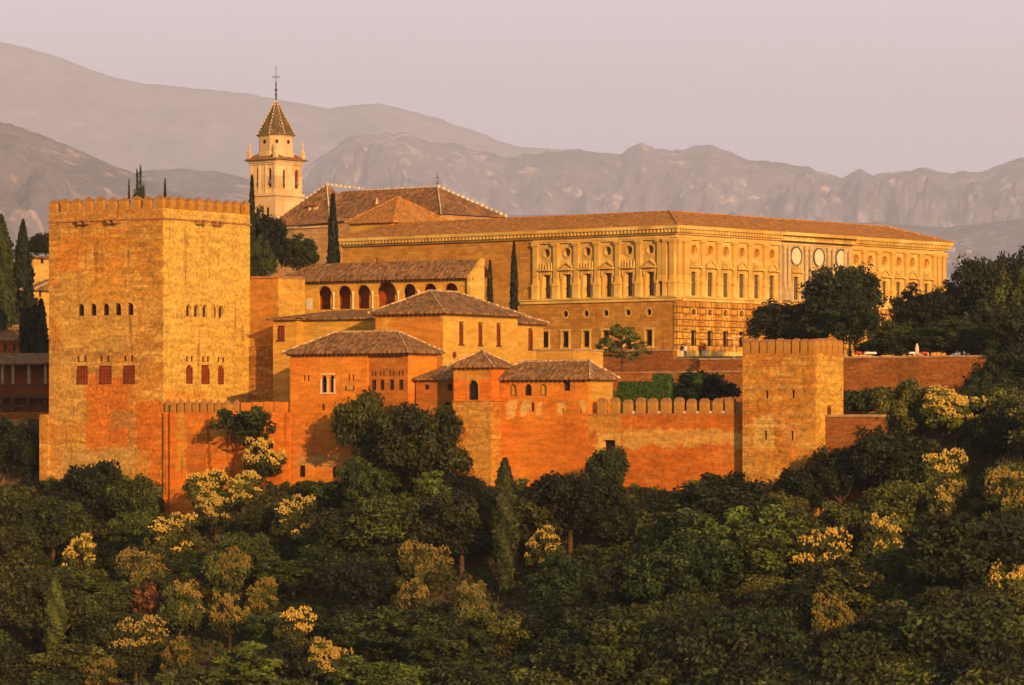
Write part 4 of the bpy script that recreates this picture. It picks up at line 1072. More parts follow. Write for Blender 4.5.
for i in CENT:
    md_ = MB(); rm_ = 1.18
    pane_mesh(md_, 'W', .36, disc(yb[i], zm, rm_, 24), -.10)
    mo = md_.build('medallion', M['marble_white'], pal)
    r_ = MB()
    for k in range(24):
        a, c = 2 * math.pi * k / 24, 2 * math.pi * (k + 1) / 24
        q = [(.52, yb[i] + r * math.cos(t_), zm + r * math.sin(t_)) for r, t_ in ((rm_ - .02, a), (rm_ - .02, c), (rm_ + .2, c), (rm_ + .2, a))]
        r_.poly(q); r_.poly([q[3], q[2], (.36, q[2][1], q[2][2]), (.36, q[3][1], q[3][2])]); r_.poly([q[0], q[1], (.45, q[1][1], q[1][2]), (.45, q[0][1], q[0][2])])
    r_.build('medallion_ring', M['iron'], mo)
# rusticated pilasters of the ground floor
rp = MB(); nb_ = 7; hb_ = (z_str0 - Zb - .9) / nb_
for k in range(nb_): rp.box(-.62 if k % 2 else -.55, .62 if k % 2 else .55, -.34 if k % 2 else -.28, -.002, Zb + .9 + hb_ * k + .06, Zb + .9 + hb_ * (k + 1) - .04)
rpm = rp.mesh('rusticated_pilaster'); rpm.materials.append(M['rustic'])
for y in ys_p + [yc0 + 1.2, (yb[6] + yb[7]) / 2, (yb[7] + yb[8]) / 2, yc1 - 1.2]: link('rusticated_pilaster', rpm, None, pal, (.06, y, 0), R(90))
cq = MB()
for k in range(nb_ + 1): cq.box(-.2, .45, -.22, .9, Zb + .6 + hb_ * k + .05, Zb + .6 + hb_ * (k + 1) - .05)
cq.build('corner_quoins', M['rustic'], pal)
# roof: outer slopes of the square
k_ = 4.9; ze = z_cor1; zr = fr.z(211.3, -k_, k_)
X0, X1, Y0, Y1 = XE - 1, 1.05, -1.05, YE + 1.05
rm = MB()
o4 = [(X0, Y0), (X1, Y0), (X1, Y1), (X0, Y1)]; kk = k_ + 1.05
i4 = [(X0 + kk, Y0 + kk), (X1 - kk, Y0 + kk), (X1 - kk, Y1 - kk - 3), (X0 + kk, Y1 - kk - 3)]
for i in range(4):
    j = (i + 1) % 4
    rm.poly([(*o4[i], ze), (*o4[j], ze), (*i4[j], zr), (*i4[i], zr)]); rm.poly([(*o4[i], ze - .01), (*o4[j], ze - .01), (*o4[j], ze + .0), (*o4[i], ze + .0)])
c4 = [(lerp(p[0], (X0 + X1) / 2, .3), lerp(p[1], (Y0 + Y1) / 2, .3)) for p in i4]
for i in range(4):
    j = (i + 1) % 4; rm.poly([(*i4[i], zr), (*i4[j], zr), (*c4[j], zr - 2.2), (*c4[i], zr - 2.2)])
rm.poly([(*p, zr - 2.2) for p in c4])
ro = rm.build('roof', M['roof_red'], pal)
rl = MB()
for p, q in ((o4[1], i4[1]), (o4[2], i4[2])): ridge_line(rl, (*p, ze), (*q, zr), .3, .12, .6, .9)
ridge_line(rl, (*i4[0], zr), (*i4[1], zr), .25, .08, .8, .95); ridge_line(rl, (*i4[1], zr), (*i4[2], zr), .25, .08, .8, .95)
rl.build('ridge_tiles', M['roof_red'], ro)

# pyramid roofed pavilion on the palace's east end
w = fr.W(fr.x(392, 4), 4)
fr2 = Frame(0, 0, 39.4, 0.0, (w.x, w.y))
x0 = fr2.x(350); yl = 13.0
ze = fr2.z(221); za = fr2.z(196.4, x0 / 2, 5)
block('pyramid_roofed_block', 'square ochre block under a broad pyramid tile roof between church and palace', 'building', fr2, x0, yl, fr2.z(262), ze - .1, M['ochre'], (), (), (ze, za, (x0 / 2, yl / 2 - .6), (x0 / 2, yl / 2 - .5)), roofmat=M['roof_red'], ridge=M['roof_red'], oh=.6, eave=False)

# ------------------------------------------------------------------ church
fr = Frame(330.0, 612.0, 39.4, 4.0)
x0 = fr.x(271); yw = 22
ch = thing('church', 'brick church with a steep brown tiled roof edged in white and one dormer', 'church', fr)
ze = fr.z(224); za = fr.z(184, -1.8, 6); zn = fr.z(195, -10, 14)
wN = [arch(fr.x(281), 1.0, fr.z(262), fr.z(248)), crect(fr.x(313), 1.1, fr.z(263), fr.z(252))]
b = MB(); b.wall('N', 0, rect(x0, 0, 0, ze), wN, .4); b.wall('W', 0, rect(0, yw, 0, ze), [], .4); b.poly([(x0, 0, 0), (x0, 0, ze), (x0, yw, ze), (x0, yw, 0)])
b.build('wall', M['church'], ch)
for h in wN: fit_window(ch, 'N', 0, h, .35, 'dark')
e_ = MB(); e_.box(x0, .25, -.3, -.003, ze - .5, ze - .03); e_.box(.003, .3, -.003, yw, ze - .5, ze - .03); e_.build('cornice', M['church_plaster'], ch)
rm = MB()
apx = (fr.x(326.6, 5), 5.0, za)
NWc, NEc, SWc, SEc = (.6, -.6, ze), (x0 - .6, -.6, ze), (.6, 12, ze), (x0 - .6, 14, ze)
rm.poly([NEc, NWc, apx]); rm.poly([NWc, SWc, apx]); rm.poly([SWc, SEc, apx]); rm.poly([SEc, NEc, apx])
ro = rm.build('roof', M['roof_church'], ch)
# nave roof running west behind the palace
yn = 7.0
r0 = (apx[0] + 1.5, yn, zn); xr = fr.x(437.5, yn); r1 = (xr, yn, zn)
xe = fr.x(489, 1.0)
rm = MB(); zw = fr.z(219)
rm.poly([(apx[0], -1.0 + .0, ze), (xr + 7.5, -1.0, zw), r1, r0]); rm.poly([(xr + 7.5, -1, zw), (xr + 7.5, 15, zw), r1]); rm.poly([(xr + 7.5, 15, zw), (apx[0], 15, ze), r0, r1])
nr = rm.build('nave_roof', M['roof_church'], ch)
b = MB(); b.box(.3, xr + 7, -.4, 14.5, 0, zw - .02); b.build('nave_wall', M['church'], ch)
rl = MB()
ridge_line(rl, NWc, apx, .32, .2, .7, .95); ridge_line(rl, apx, (apx[0] + 6.5, yn, zn + .1), .3, .25, .75, .5); ridge_line(rl, NEc, apx, .3, .2, .75, .5)
rl.build('ridge_tiles', M['ridge_white'], ro)
rl = MB(); ridge_line(rl, (apx[0] + 6.5, yn, zn), r1, .25, .16, .7, .45); ridge_line(rl, r1, (xr + 7.5, -1, zw), .3, .25, .7, .9); ridge_line(rl, r1, (xr + 7.5, 15, zw), .32, .3, .75, .5)
rl.build('ridge_tiles', M['ridge_white'], nr)
cr = MB(); cr.tube((xr, yn, zn), (xr, yn, zn + 1.9), .05); cr.tube((xr - .4, yn, zn + 1.35), (xr + .4, yn, zn + 1.35), .05); cr.ring([(.04, zn + .3), (.17, zn + .5), (.04, zn + .7)], 8, xr, yn)
cr.build('roof_cross', M['iron'], nr)
fx, fy = fr.x(377, 3.5), 3.5
pz = fr.z(208, fx, fy); p_ = MB(); p_.ring([(.55, pz - 1), (.5, pz), (.2, pz + .4), (.3, pz + .7), (.04, pz + 1.6)], 8, fx, fy); p_.build('stone_finial', M['church_plaster'], nr)
dx0, dx1 = fr.x(309.2, 1.6), fr.x(317.5, 1.6); dz0, dz1 = fr.z(213.5), fr.z(204.5)
dm = MB(); dm.wall('N', 1.4, rect(dx0, dx1, dz0, dz1), [crect(lerp(dx0, dx1, .42), .62, dz0 + .25, dz1 - .12)], .25); dm.box(dx0, dx1, 1.7, 5.5, dz0 - .5, dz1); dm.box(dx1 - .2, dx1, 1.4, 1.7, dz0 - .5, dz1); dm.box(dx0, dx0 + .2, 1.42, 1.7, dz0 - .5, dz1 - .003)
do_ = dm.build('dormer', M['church_plaster'], ro)
ch_d = MB().box(dx0 - .35, dx1 + .35, 1.0, 6, dz1 + .002, dz1 + .22).build('dormer_roof', M['roof_church'], ch)

# bell tower
fr = Frame(275.5, 628.0, 39.4, 4.0)
x0 = fr.x(249.5); yl = fr.y(302.5)
bt = thing('bell_tower', 'pale square bell tower with paired arched openings, an octagonal lantern and a pointed spire', 'tower', fr)
z1_, z2_, z3_ = fr.z(195.5), fr.z(192.5), fr.z(160.5)
hN = [arch(fr.x(u), .80, fr.z(186.8), fr.z(167.5)) for u in (257.2, 269.0)]; hW = [arch(fr.y(u), .95, fr.z(187.3), fr.z(168.3)) for u in (285.5, 298.0 - .6)]
lN = [crect(fr.x(u), .62, fr.z(215), fr.z(207)) for u in (257.2, 267.6)]
b = MB(); b.wall('N', 0, rect(x0, 0, 0, z1_), lN, .3); b.wall('W', 0, rect(0, yl, 0, z1_), [], .3); b.poly([(x0, 0, 0), (x0, 0, z1_), (x0, yl, z1_), (x0, yl, 0)]); b.poly([(x0, yl, 0), (x0, yl, z1_), (0, yl, z1_), (0, yl, 0)])
b.build('base', M['church_plaster'], bt)
i_ = .12
b = MB(); b.wall('N', i_, rect(x0 + i_, -i_, z2_, z3_), hN, .5); b.wall('W', -i_, rect(i_, yl - i_, z2_, z3_), hW, .5); b.poly([(x0 + i_, i_, z2_), (x0 + i_, i_, z3_), (x0 + i_, yl, z3_), (x0 + i_, yl, z2_)]); b.poly([(x0 + i_, yl, z2_), (x0 + i_, yl, z3_), (-i_, yl, z3_), (-i_, yl, z2_)])
b.build('belfry', M['church_plaster'], bt)
for h in lN: fit_window(bt, 'N', 0, h, .25, 'dark', None, .1)
for h in hN: fit_window(bt, 'N', i_, h, .48, 'shutter', None)
for h in hW: fit_window(bt, 'W', -i_, h, .48, 'shutter', None)
for pl, hs in (('N', hN), ('W', hW)):
    for h in hs:
        c = (min(p[0] for p in h) + max(p[0] for p in h)) / 2; zz = min(p[1] for p in h) + .55
        bl = MB(); px, py = (c, i_ + .2) if pl == 'N' else (-i_ - .2, c)
        bl.ring([(.36, zz), (.33, zz + .12), (.22, zz + .5), (.14, zz + .7), (.03, zz + .76)], 10, px, py); bl.box(px - .3, px + .3, py - .06, py + .06, zz + .77, zz + .95)
        bl.build('bell', M['iron'], bt)
s = MB(); s.box(x0 - .25, .25, -.25, yl + .25, z1_ + .002, z2_ - .002); s.build('string_course', M['church_plaster'], bt)
s = MB()
for a in (x0 + .3, lerp(x0, 0, .36), lerp(x0, 0, .62), -.3): s.box(a - .16, a + .16, i_ - .14, i_ - .003, z2_, z3_ - .5)
for a in (.3, lerp(0, yl, .38), lerp(0, yl, .64), yl - .3): s.box(-i_ + .003, -i_ + .14, a - .16, a + .16, z2_, z3_ - .5)
s.build('pilasters', M['church_plaster'], bt)
s = MB(); s.box(x0 - .1, .1, -.1, yl + .1, z3_ - .5, z3_); s.box(x0 - .35, .35, -.35, yl + .35, z3_ + .002, z3_ + .2)
for k in range(14): 
    a = lerp(x0, 0, (k + .5) / 14); s.box(a - .1, a + .1, -.3, -.102, z3_ - .25, z3_)
    a = lerp(0, yl, (k + .5) / 14); s.box(.102, .3, a - .1, a + .1, z3_ - .25, z3_)
s.build('cornice', M['church_plaster'], bt)
s = MB(); cx, cy = x0 / 2, yl / 2; oo = .75
q = [(x0 - oo, -oo), (oo, -oo), (oo, yl + oo), (x0 - oo, yl + oo)]; zt0, zt1 = z3_ + .2, fr.z(153.5, cx, cy)
for k in range(4):
    a, c = q[k], q[(k + 1) % 4]; s.poly([(*a, zt0), (*c, zt0), (lerp(c[0], cx, .5), lerp(c[1], cy, .5), zt1), (lerp(a[0], cx, .5), lerp(a[1], cy, .5), zt1)])
s.poly([(*p, zt0) for p in q][::-1]); s.build('skirt_roof', M['roof_church'], bt)
zo0, zo1 = fr.z(154.5, cx, cy), fr.z(135.3, cx, cy); ro8 = 18.6 / 4000 * 633 
l_ = MB(); l_.ring([(ro8 * 1.02, zo0 - .6), (ro8 * 1.02, zo0 + .25), (ro8 * .96, zo0 + .3), (ro8 * .96, zo1 - .3), (ro8 * 1.03, zo1 - .25), (ro8 * 1.03, zo1)], 8, cx, cy, R(22.5)); lo = l_.build('lantern', M['church_plaster'], bt)
za = fr.z(99.5, cx, cy)
for k in range(8):
    t_ = R(45 * k); rr = ro8 * .96 * math.cos(R(22.5)) + .015
    c = Vector((cx + rr * math.cos(t_), cy + rr * math.sin(t_), lerp(zo0, zo1, .62))); tv = Vector((-math.sin(t_), math.cos(t_), 0)); nv = Vector((math.cos(t_), math.sin(t_), 0))
    ow = MB(); ow.poly([tuple(c + nv * .02 + tv * .3 * math.cos(2 * math.pi * j / 12) + Vector((0, 0, .34 * math.sin(2 * math.pi * j / 12)))) for j in range(12)])
    w_ = ow.build('round_window', M['dark'], lo)
sp = MB()
for k in range(8):
    t0_, t1_ = R(45 * k - 22.5), R(45 * k + 22.5); r8 = ro8 * 1.1
    sp.poly([(cx + r8 * math.cos(t0_), cy + r8 * math.sin(t0_), zo1), (cx + r8 * math.cos(t1_), cy + r8 * math.sin(t1_), zo1), (cx + .05 * math.cos(t1_), cy + .05 * math.sin(t1_), za), (cx + .05 * math.cos(t0_), cy + .05 * math.sin(t0_), za)])
sp.ring([(ro8 * 1.1, zo1 - .12), (ro8 * 1.1, zo1 - .002)], 8, cx, cy, R(22.5))
spo = sp.build('spire', M['spire'], bt)
rl = MB()
for k in range(8):
    t_ = R(45 * k + 22.5); ridge_line(rl, (cx + ro8 * 1.1 * math.cos(t_), cy + ro8 * 1.1 * math.sin(t_), zo1), (cx, cy, za), .22, .1, .55, .6)
rl.build('ridge_tiles', M['ridge_white'], spo)
fz = lambda v: fr.z(v, cx, cy)
c_ = MB(); c_.ring([(.12, za - .2), (.16, fz(98)), (.1, fz(97)), (.22, fz(94.5)), (.08, fz(92)), (.26, fz(90)), (.08, fz(87.5)), (.13, fz(84)), (.05, fz(81)), (.05, fz(66))], 8, cx, cy)
ax = Vector((math.cos(R(-8)), math.sin(R(-8)), 0))
ca_ = Vector((cx, cy, fz(77))); wd = Vector((1, 1, 0)).normalized() * .48
c_.tube(ca_ - wd, ca_ + wd, .06)
for e in (-1, 1): c_.ring([(.03, fz(77) - .12), (.11, fz(77)), (.03, fz(77) + .12)], 6, cx + wd.x * e, cy + wd.y * e)
c_.build('finial_cross', M['iron'], bt)
for (a, c) in ((x0, 0), (0, 0), (0, yl), (x0, yl)):
    pz = fr.z(157, a, c); pn_ = MB(); pn_.box(a - .3, a + .3, c - .3, c + .3, pz - .4, pz + .7); pn_.ring([(.36, pz + .702), (.3, pz + .85), (.12, pz + 1.1), (.2, pz + 1.5), (.02, pz + 2.6)], 8, a, c); pn_.build('pinnacle', M['church_plaster'], bt)

# ------------------------------------------------------------------ buildings in the shade beyond the great tower
fr = Frame(47, 470.0, 32.4, 0.0)
x0 = -14
o = thing('shaded_gallery', 'dark two storey timber gallery with slim pale posts in the shade of the great tower', 'building', fr)
b = MB(); b.box(x0, 4, 3.2, 9, -8, fr.z(360)); b.build('wall', M['dull_red'], o)
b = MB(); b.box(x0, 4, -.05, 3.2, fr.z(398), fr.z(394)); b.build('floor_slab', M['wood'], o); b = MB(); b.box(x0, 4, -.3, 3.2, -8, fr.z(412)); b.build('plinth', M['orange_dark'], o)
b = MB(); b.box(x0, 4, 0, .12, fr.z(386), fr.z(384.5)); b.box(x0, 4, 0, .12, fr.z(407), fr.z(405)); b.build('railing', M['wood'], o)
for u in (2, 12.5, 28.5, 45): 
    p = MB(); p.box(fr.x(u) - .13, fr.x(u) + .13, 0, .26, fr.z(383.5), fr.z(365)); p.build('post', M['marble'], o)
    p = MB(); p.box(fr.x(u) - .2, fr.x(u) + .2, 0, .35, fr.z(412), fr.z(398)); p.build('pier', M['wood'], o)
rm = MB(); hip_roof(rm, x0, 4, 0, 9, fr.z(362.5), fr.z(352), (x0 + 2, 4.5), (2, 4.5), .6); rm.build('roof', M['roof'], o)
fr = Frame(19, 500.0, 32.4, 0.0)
o = block('red_cottage', 'low dark red cottage with a grey brown tile roof above the timber gallery', 'building', fr, -9, 6, 0, fr.z(338), M['dull_red'], [(crect(fr.x(u), .5, fr.z(351), fr.z(344)), 'dark') for u in (5, 14)], (), (fr.z(339), fr.z(325), (-7, 3), (-2, 3)), eave=False)
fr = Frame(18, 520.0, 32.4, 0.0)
o = block('upper_cottage', 'small orange cottage with square openings peeping between the cypresses', 'building', fr, -9, 6, fr.z(345), fr.z(314), M['dull_red'], [(crect(fr.x(u), .5, fr.z(324), fr.z(319)), 'dark') for u in (4, 12)], (), (fr.z(315), fr.z(306), (-7, 3), (-2, 3)), eave=False)
fr = Frame(33.5, 510.0, 32.4, 0.0)
o = block('gabled_house', 'pale house with a long sloping tile roof beside the cypresses', 'building', fr, -1.2, 12, 0, fr.z(289), M['cream'], (), [(arch(fr.y(37), .9, fr.z(308), fr.z(297)), 'dark'), (crect(fr.y(40.5), .6, fr.z(297), fr.z(290)), 'dark')], (fr.z(289), fr.z(268), (-.6, 8.5), (-.6, 10)), eave=False)
fr = Frame(34, 560.0, 32.4, 0.0)
o = block('distant_house', 'small far pale house with a flat roofline above the gabled roof', 'building', fr, -3, 12, 0, fr.z(257), M['cream'], (), [(crect(fr.y(42.5), .8, fr.z(263), fr.z(258.5)), 'dark')], (fr.z(256.5), fr.z(254), (-2, 6), (-1, 6)), eave=False, ridge=False)

# ------------------------------------------------------------------ terraces and garden between the walls
fr = FA.sub(FA.x(742, 66), 66, 0.0)
XL = fr.x(700)
tw = thing('terrace_wall', 'long reddish masonry terrace wall with a flat pale coping below the palace trees', 'wall', fr)
x1 = fr.x(986)
MB().box(XL, x1, 0, .8, 0, fr.z(359.5)).build('wall', M['terrace'], tw)
MB().box(XL - .1, x1 + .1, -.12, .95, fr.z(359.5) + .002, fr.z(357.7)).build('coping', M['coping'], tw)
MB().box(fr.x(850), fr.x(955), -1.2, -.002, 0, fr.z(391)).build('lower_ledge', M['terrace'], tw)
fr = Frame(0, 0, 39.4, 0.0, tuple(FC.W(0, -9).xy))
o = thing('retaining_wall', 'sunlit red retaining wall under the north front of the palace', 'wall', fr)
xa, xb_ = fr.x(572), fr.x(673)
MB().box(xa, xb_, 0, .9, 0, fr.z(351.5)).build('wall', M['terrace'], o)
MB().box(xa, xb_ + .1, -.15, 1.0, fr.z(351.5) + .002, fr.z(349.8)).build('coping', M['coping'], o)
MB().box(xb_ + .002, 17, .02, .9, 0, fr.z(359.5, 5)).build('low_wall', M['terrace'], o)
MB().box(xb_ + .102, 17, -.1, 1.0, fr.z(359.5, 5) + .002, fr.z(358.2, 5)).build('low_coping', M['coping'], o)
fr = FA.sub(FA.x(742, 40), 40, 0.0)
o = thing('garden_wall', 'low red garden wall behind the clipped hedge', 'wall', fr)
xa, xb_ = fr.x(600), fr.x(745)
MB().box(xa, xb_, 0, .7, 0, fr.z(372)).build('wall', M['terrace'], o); MB().box(xa, xb_, -.1, .8, fr.z(372) + .002, fr.z(370.8)).build('coping', M['coping'], o)

# ------------------------------------------------------------------ people, lamp post, sunshade, tables
def person(label, X, Y, z, h, face, top, legs, hair='hair', pose='stand', group=None):
    o = thing('person', label, 'person', None, group, (X, Y, z), face)
    s = h / 1.72
    V = [(0, 0, .95), (0, 0, 1.18), (0, .01, 1.42), (0, .0, 1.53), (0, -.02, 1.66)]
    Rr = [.15, .14, .16, .055, .10]
    E = [(0, 1), (1, 2), (2, 3), (3, 4)]
    def chain(base, pts):
        p = base
        for (q, r) in pts: V.append(q); Rr.append(r); E.append((p, len(V) - 1)); p = len(V) - 1
    for sx in (-1, 1):
        st = .05 * sx if pose == 'stand' else .16 * sx
        chain(0, [((.10 * sx, 0, .90), .10), ((.11 * sx, st * .8 - .02, .50), .065), ((.11 * sx, st * 1.2 + .02, .09), .042), ((.12 * sx, st * 1.2 - .13, .03), .036)])
        chain(2, [((.19 * sx, .01, 1.40), .06), ((.24 * sx, .03, 1.13), .045), ((.23 * sx, -.06 - .04 * sx, .90), .032), ((.22 * sx, -.09, .80), .032)])
    me = bpy.data.meshes.new('person_body'); me.from_pydata([tuple(c * s for c in v) for v in V], E, [])
    b = link('body', me, None, o)
    sk = b.modifiers.new('skin', 'SKIN'); 
    for i, v in enumerate(me.skin_vertices[0].data): v.radius = (Rr[i] * s, Rr[i] * s * .8); v.use_root = (i == 0)
    ss = b.modifiers.new('sub', 'SUBSURF'); ss.levels = ss.render_levels = 2
    me.materials.append(M['skin'])
    t_ = MB(); t_.ring([(.19 * s, .90 * s), (.185 * s, 1.0 * s), (.17 * s, 1.15 * s), (.21 * s, 1.36 * s), (.19 * s, 1.45 * s), (.07 * s, 1.50 * s)], 12); t_.build('shirt', M[top], o)
    for sx in (-1, 1):
        l = MB(); l.tube((.10 * sx * s, 0, .95 * s), (.11 * sx * s, 0, .50 * s), .115 * s, .085 * s, 8); l.tube((.11 * sx * s, 0, .50 * s), (.11 * sx * s, .03 * s * sx, .10 * s), .085 * s, .07 * s, 8); l.build('trousers', M[legs], o)
        a = MB(); a.tube((.19 * sx * s, .01 * s, 1.43 * s), (.24 * sx * s, .03 * s, 1.15 * s), .075 * s, .062 * s, 8); a.build('sleeve', M[top], o)
    hr = MB(); hr.ring([(.105 * s, 1.60 * s), (.125 * s, 1.67 * s), (.11 * s, 1.75 * s), (.04 * s, 1.79 * s)], 10, 0, .02 * s); hr.build('hair', M[hair], o)
    return o
def at(u, v, Y): return ((u - CU) / F * Y, Y, (CV - v) / F * Y)
def gz(X, Y): return ground(X, Y)
for u, Y, h, top, legs, lab in ((682, 529, 1.74, 'cloth_dark', 'cloth_white', 'standing person in a dark top and pale trousers at the palace corner'),
                               (685.2, 529.5, 1.68, 'cloth_white', 'cloth_dark', 'person in a white top beside the palace corner'),
                               (700.5, 524, 1.72, 'cloth_red', 'cloth_dark', 'person in a red top leaning at the terrace parapet'),
                               (704.3, 524, 1.66, 'cloth_red', 'cloth_white', 'person in a red top and white trousers at the terrace parapet')):
    X = (u - CU) / F * Y; person(lab, X, Y, gz(X, Y) + .0, h, R(random.uniform(-40, 40)), top, legs)
X, Y = (734 - CU) / F * 500, 500
zg = gz(X, Y); zt = (CV - 337) / F * Y
lp = thing('street_lamp', 'slim pale street lamp with two heads in front of the palace', 'lamp', None, None, (X, Y, zg))
MB().ring([(.16, 0), (.14, .3), (.06, .4), (.05, zt - zg)], 8).build('pole', M['marble_white'], lp)
p = MB(); p.tube((-.75, 0, zt - zg - .1), (.75, 0, zt - zg + .1), .04); p.build('arm', M['marble_white'], lp)
for e in (-1, 1): p = MB(); p.ring([(.22, zt - zg - .12 + e * .1), (.2, zt - zg + .02 + e * .1), (.05, zt - zg + .12 + e * .1)], 8, e * .7, 0); p.build('lamp_head', M['canvas'], lp)
# closed sunshade and cafe tables behind the terrace wall
Y = 484; X = (917 - CU) / F * Y; zg = gz(X, Y)
sh = thing('closed_sunshade', 'tall closed cream sunshade standing behind the terrace wall coping', 'sunshade', None, None, (X, Y, zg))
zt = (CV - 343.5) / F * Y - zg
MB().ring([(.3, 0), (.3, .08), (.04, .1), (.035, zt)], 8).build('pole', M['wood'], sh)
cn = MB(); rr = []
for k in range(8):
    f_ = k / 7; rr.append((.10 + .16 * math.sin(math.pi * min(1, (1 - f_) * 1.0)) * (1 - f_) ** .2 * .9 + .02, zt * .28 + zt * .72 * f_))
rr[-1] = (.03, zt + .05); cn.ring(rr, 9, 0, 0); cn.build('canopy', M['canvas'], sh)
def table(label, u, Y, cloth):
    X = (u - CU) / F * Y; zg = gz(X, Y)
    o = thing('cafe_table', label, 'table', None, 'cafe tables behind the terrace wall', (X, Y, zg))
    MB().ring([(.3, 0), (.05, .05), (.05, .9), (.1, .95)], 8).build('pedestal', M['wood'], o)
    MB().ring([(.45, .78), (.42, 1.0), (.40, 1.02)], 14).build('table_cloth', M[cloth], o)
for u, Y, c, l in ((858.5, 482, 'cloth_red', 'round table under a red cloth beside the watchtower top'), (867.5, 482, 'cloth_white', 'round white clothed table, the first of two near the watchtower'), (873, 483, 'cloth_white', 'round white clothed table beside another white one, nearer the sunshade'), (912, 482.5, 'cloth_white', 'small white table at the foot of the closed sunshade'), (924, 482.5, 'cloth_red', 'small red table just past the closed sunshade')): table(l, u, Y, c)

# ------------------------------------------------------------------ vegetation
rng = np.random.default_rng(11)
def leaf_mesh(name, pts, nrm, size, tone, mat, aspect=1.6):
    """One small quad per leaf spray, at pts with normals nrm."""
    n = len(pts)
    up = rng.normal(size=(n, 3)); a = np.cross(nrm, up); a /= np.linalg.norm(a, axis=1, keepdims=True) + 1e-9
    b = np.cross(nrm, a)
    s = (size * rng.uniform(.6, 1.35, n))[:, None]
    a = a * s * aspect / 2; b = b * s / 2
    V = np.stack([pts - a - b * .5, pts - a * .1 - b, pts + a + b * .2, pts + a * .1 + b], 1).reshape(-1, 3)
    me = bpy.data.meshes.new(name)
    me.vertices.add(n * 4); me.vertices.foreach_set('co', V.astype(np.float32).ravel())
    me.loops.add(n * 4); me.loops.foreach_set('vertex_index', np.arange(n * 4, dtype=np.int32))
    me.polygons.add(n); me.polygons.foreach_set('loop_start', np.arange(0, n * 4, 4, dtype=np.int32))
    at_ = me.attributes.new('tone', 'FLOAT', 'POINT'); at_.data.foreach_set('value', np.repeat(tone, 4).astype(np.float32))
    me.update(); me.materials.append(mat)
    return me

def unit(v): return v / (np.linalg.norm(v, axis=1, keepdims=True) + 1e-9)

def clumped(centers, radii, per, flat=.8, outward=None):
    """Leaf points in shells round clump centres; returns points, normals, tone."""
    P, N, T = [], [], []
    for c, r, k in zip(centers, radii, per):
        d = unit(rng.normal(size=(k, 3))); rad = r * (rng.uniform(.05, 1.0, k) ** .45 * 1.06 + (rng.uniform(0, 1, k) < .12) * rng.uniform(0, .45, k))[:, None]
        p = d * rad; p[:, 2] *= flat
        P.append(c + p)
        N.append(unit(d + rng.normal(size=(k, 3)) * .8 + np.array([0, 0, .25])))
        T.append(np.full(k, rng.uniform(.45, 1.5)) * rng.uniform(.7, 1.3, k))
    return np.concatenate(P), np.concatenate(N), np.concatenate(T)

def crown_broad(seed, rx, rz, nclump, per, leaf, zc, lobes=5, airy=1.0):
    """Irregular crown: a few large lobes, each carrying many clumps on its upper and outer side."""
    g = np.random.default_rng(seed); C, Rr, K = [], [], []
    L = [(np.array([0, 0, zc]), 1.0)]
    for i in range(lobes):
        a = g.uniform(0, 6.283); e = g.uniform(-.35, .75)
        L.append((np.array([math.cos(a) * rx * .48, math.sin(a) * rx * .48, zc + e * rz * .75]), g.uniform(.45, .72)))
    tot = sum(l[1] ** 2 for l in L)
    for c, s in L:
        for _ in range(max(4, int(nclump * s * s / tot))):
            d = g.normal(size=3); d /= np.linalg.norm(d)
            if d[2] < -.45: d[2] *= -.5
            q = c + d * np.array([rx, rx, rz]) * s * g.uniform(.72, 1.02)
            C.append(q); r = rx * g.uniform(.16, .30) * airy; Rr.append(r); K.append(int(per * g.uniform(.6, 1.3)))
    return C, Rr, K

def trunk_mesh(name, h, r, limbs, spread, seed, lean=0.0):
    g = np.random.default_rng(seed); mb = MB()
    p = np.array([0, 0, -1.2]); q = np.array([lean * .5, 0, h * .5]); mb.tube(p, q, r, r * .7, 7)
    top = np.array([lean, 0, h]); mb.tube(q, top, r * .7, r * .4, 7)
    for i in range(limbs):
        a = 6.283 * i / limbs + g.uniform(-.4, .4); s = q + (top - q) * g.uniform(0, 1)
        m = s + np.array([math.cos(a) * spread * .5, math.sin(a) * spread * .5, h * .18]); e = m + np.array([math.cos(a) * spread * .45, math.sin(a) * spread * .45, h * g.uniform(.1, .35)])
        mb.tube(s, m, r * .38, r * .25, 5); mb.tube(m, e, r * .25, r * .1, 5)
    me = mb.mesh(name); me.materials.append(M['trunk']); return me

PROTO = {}
def proto(kind, crown, trunk, bloom=None, w=1.0, h=1.0): PROTO.setdefault(kind, []).append((crown, trunk, bloom, w, h))

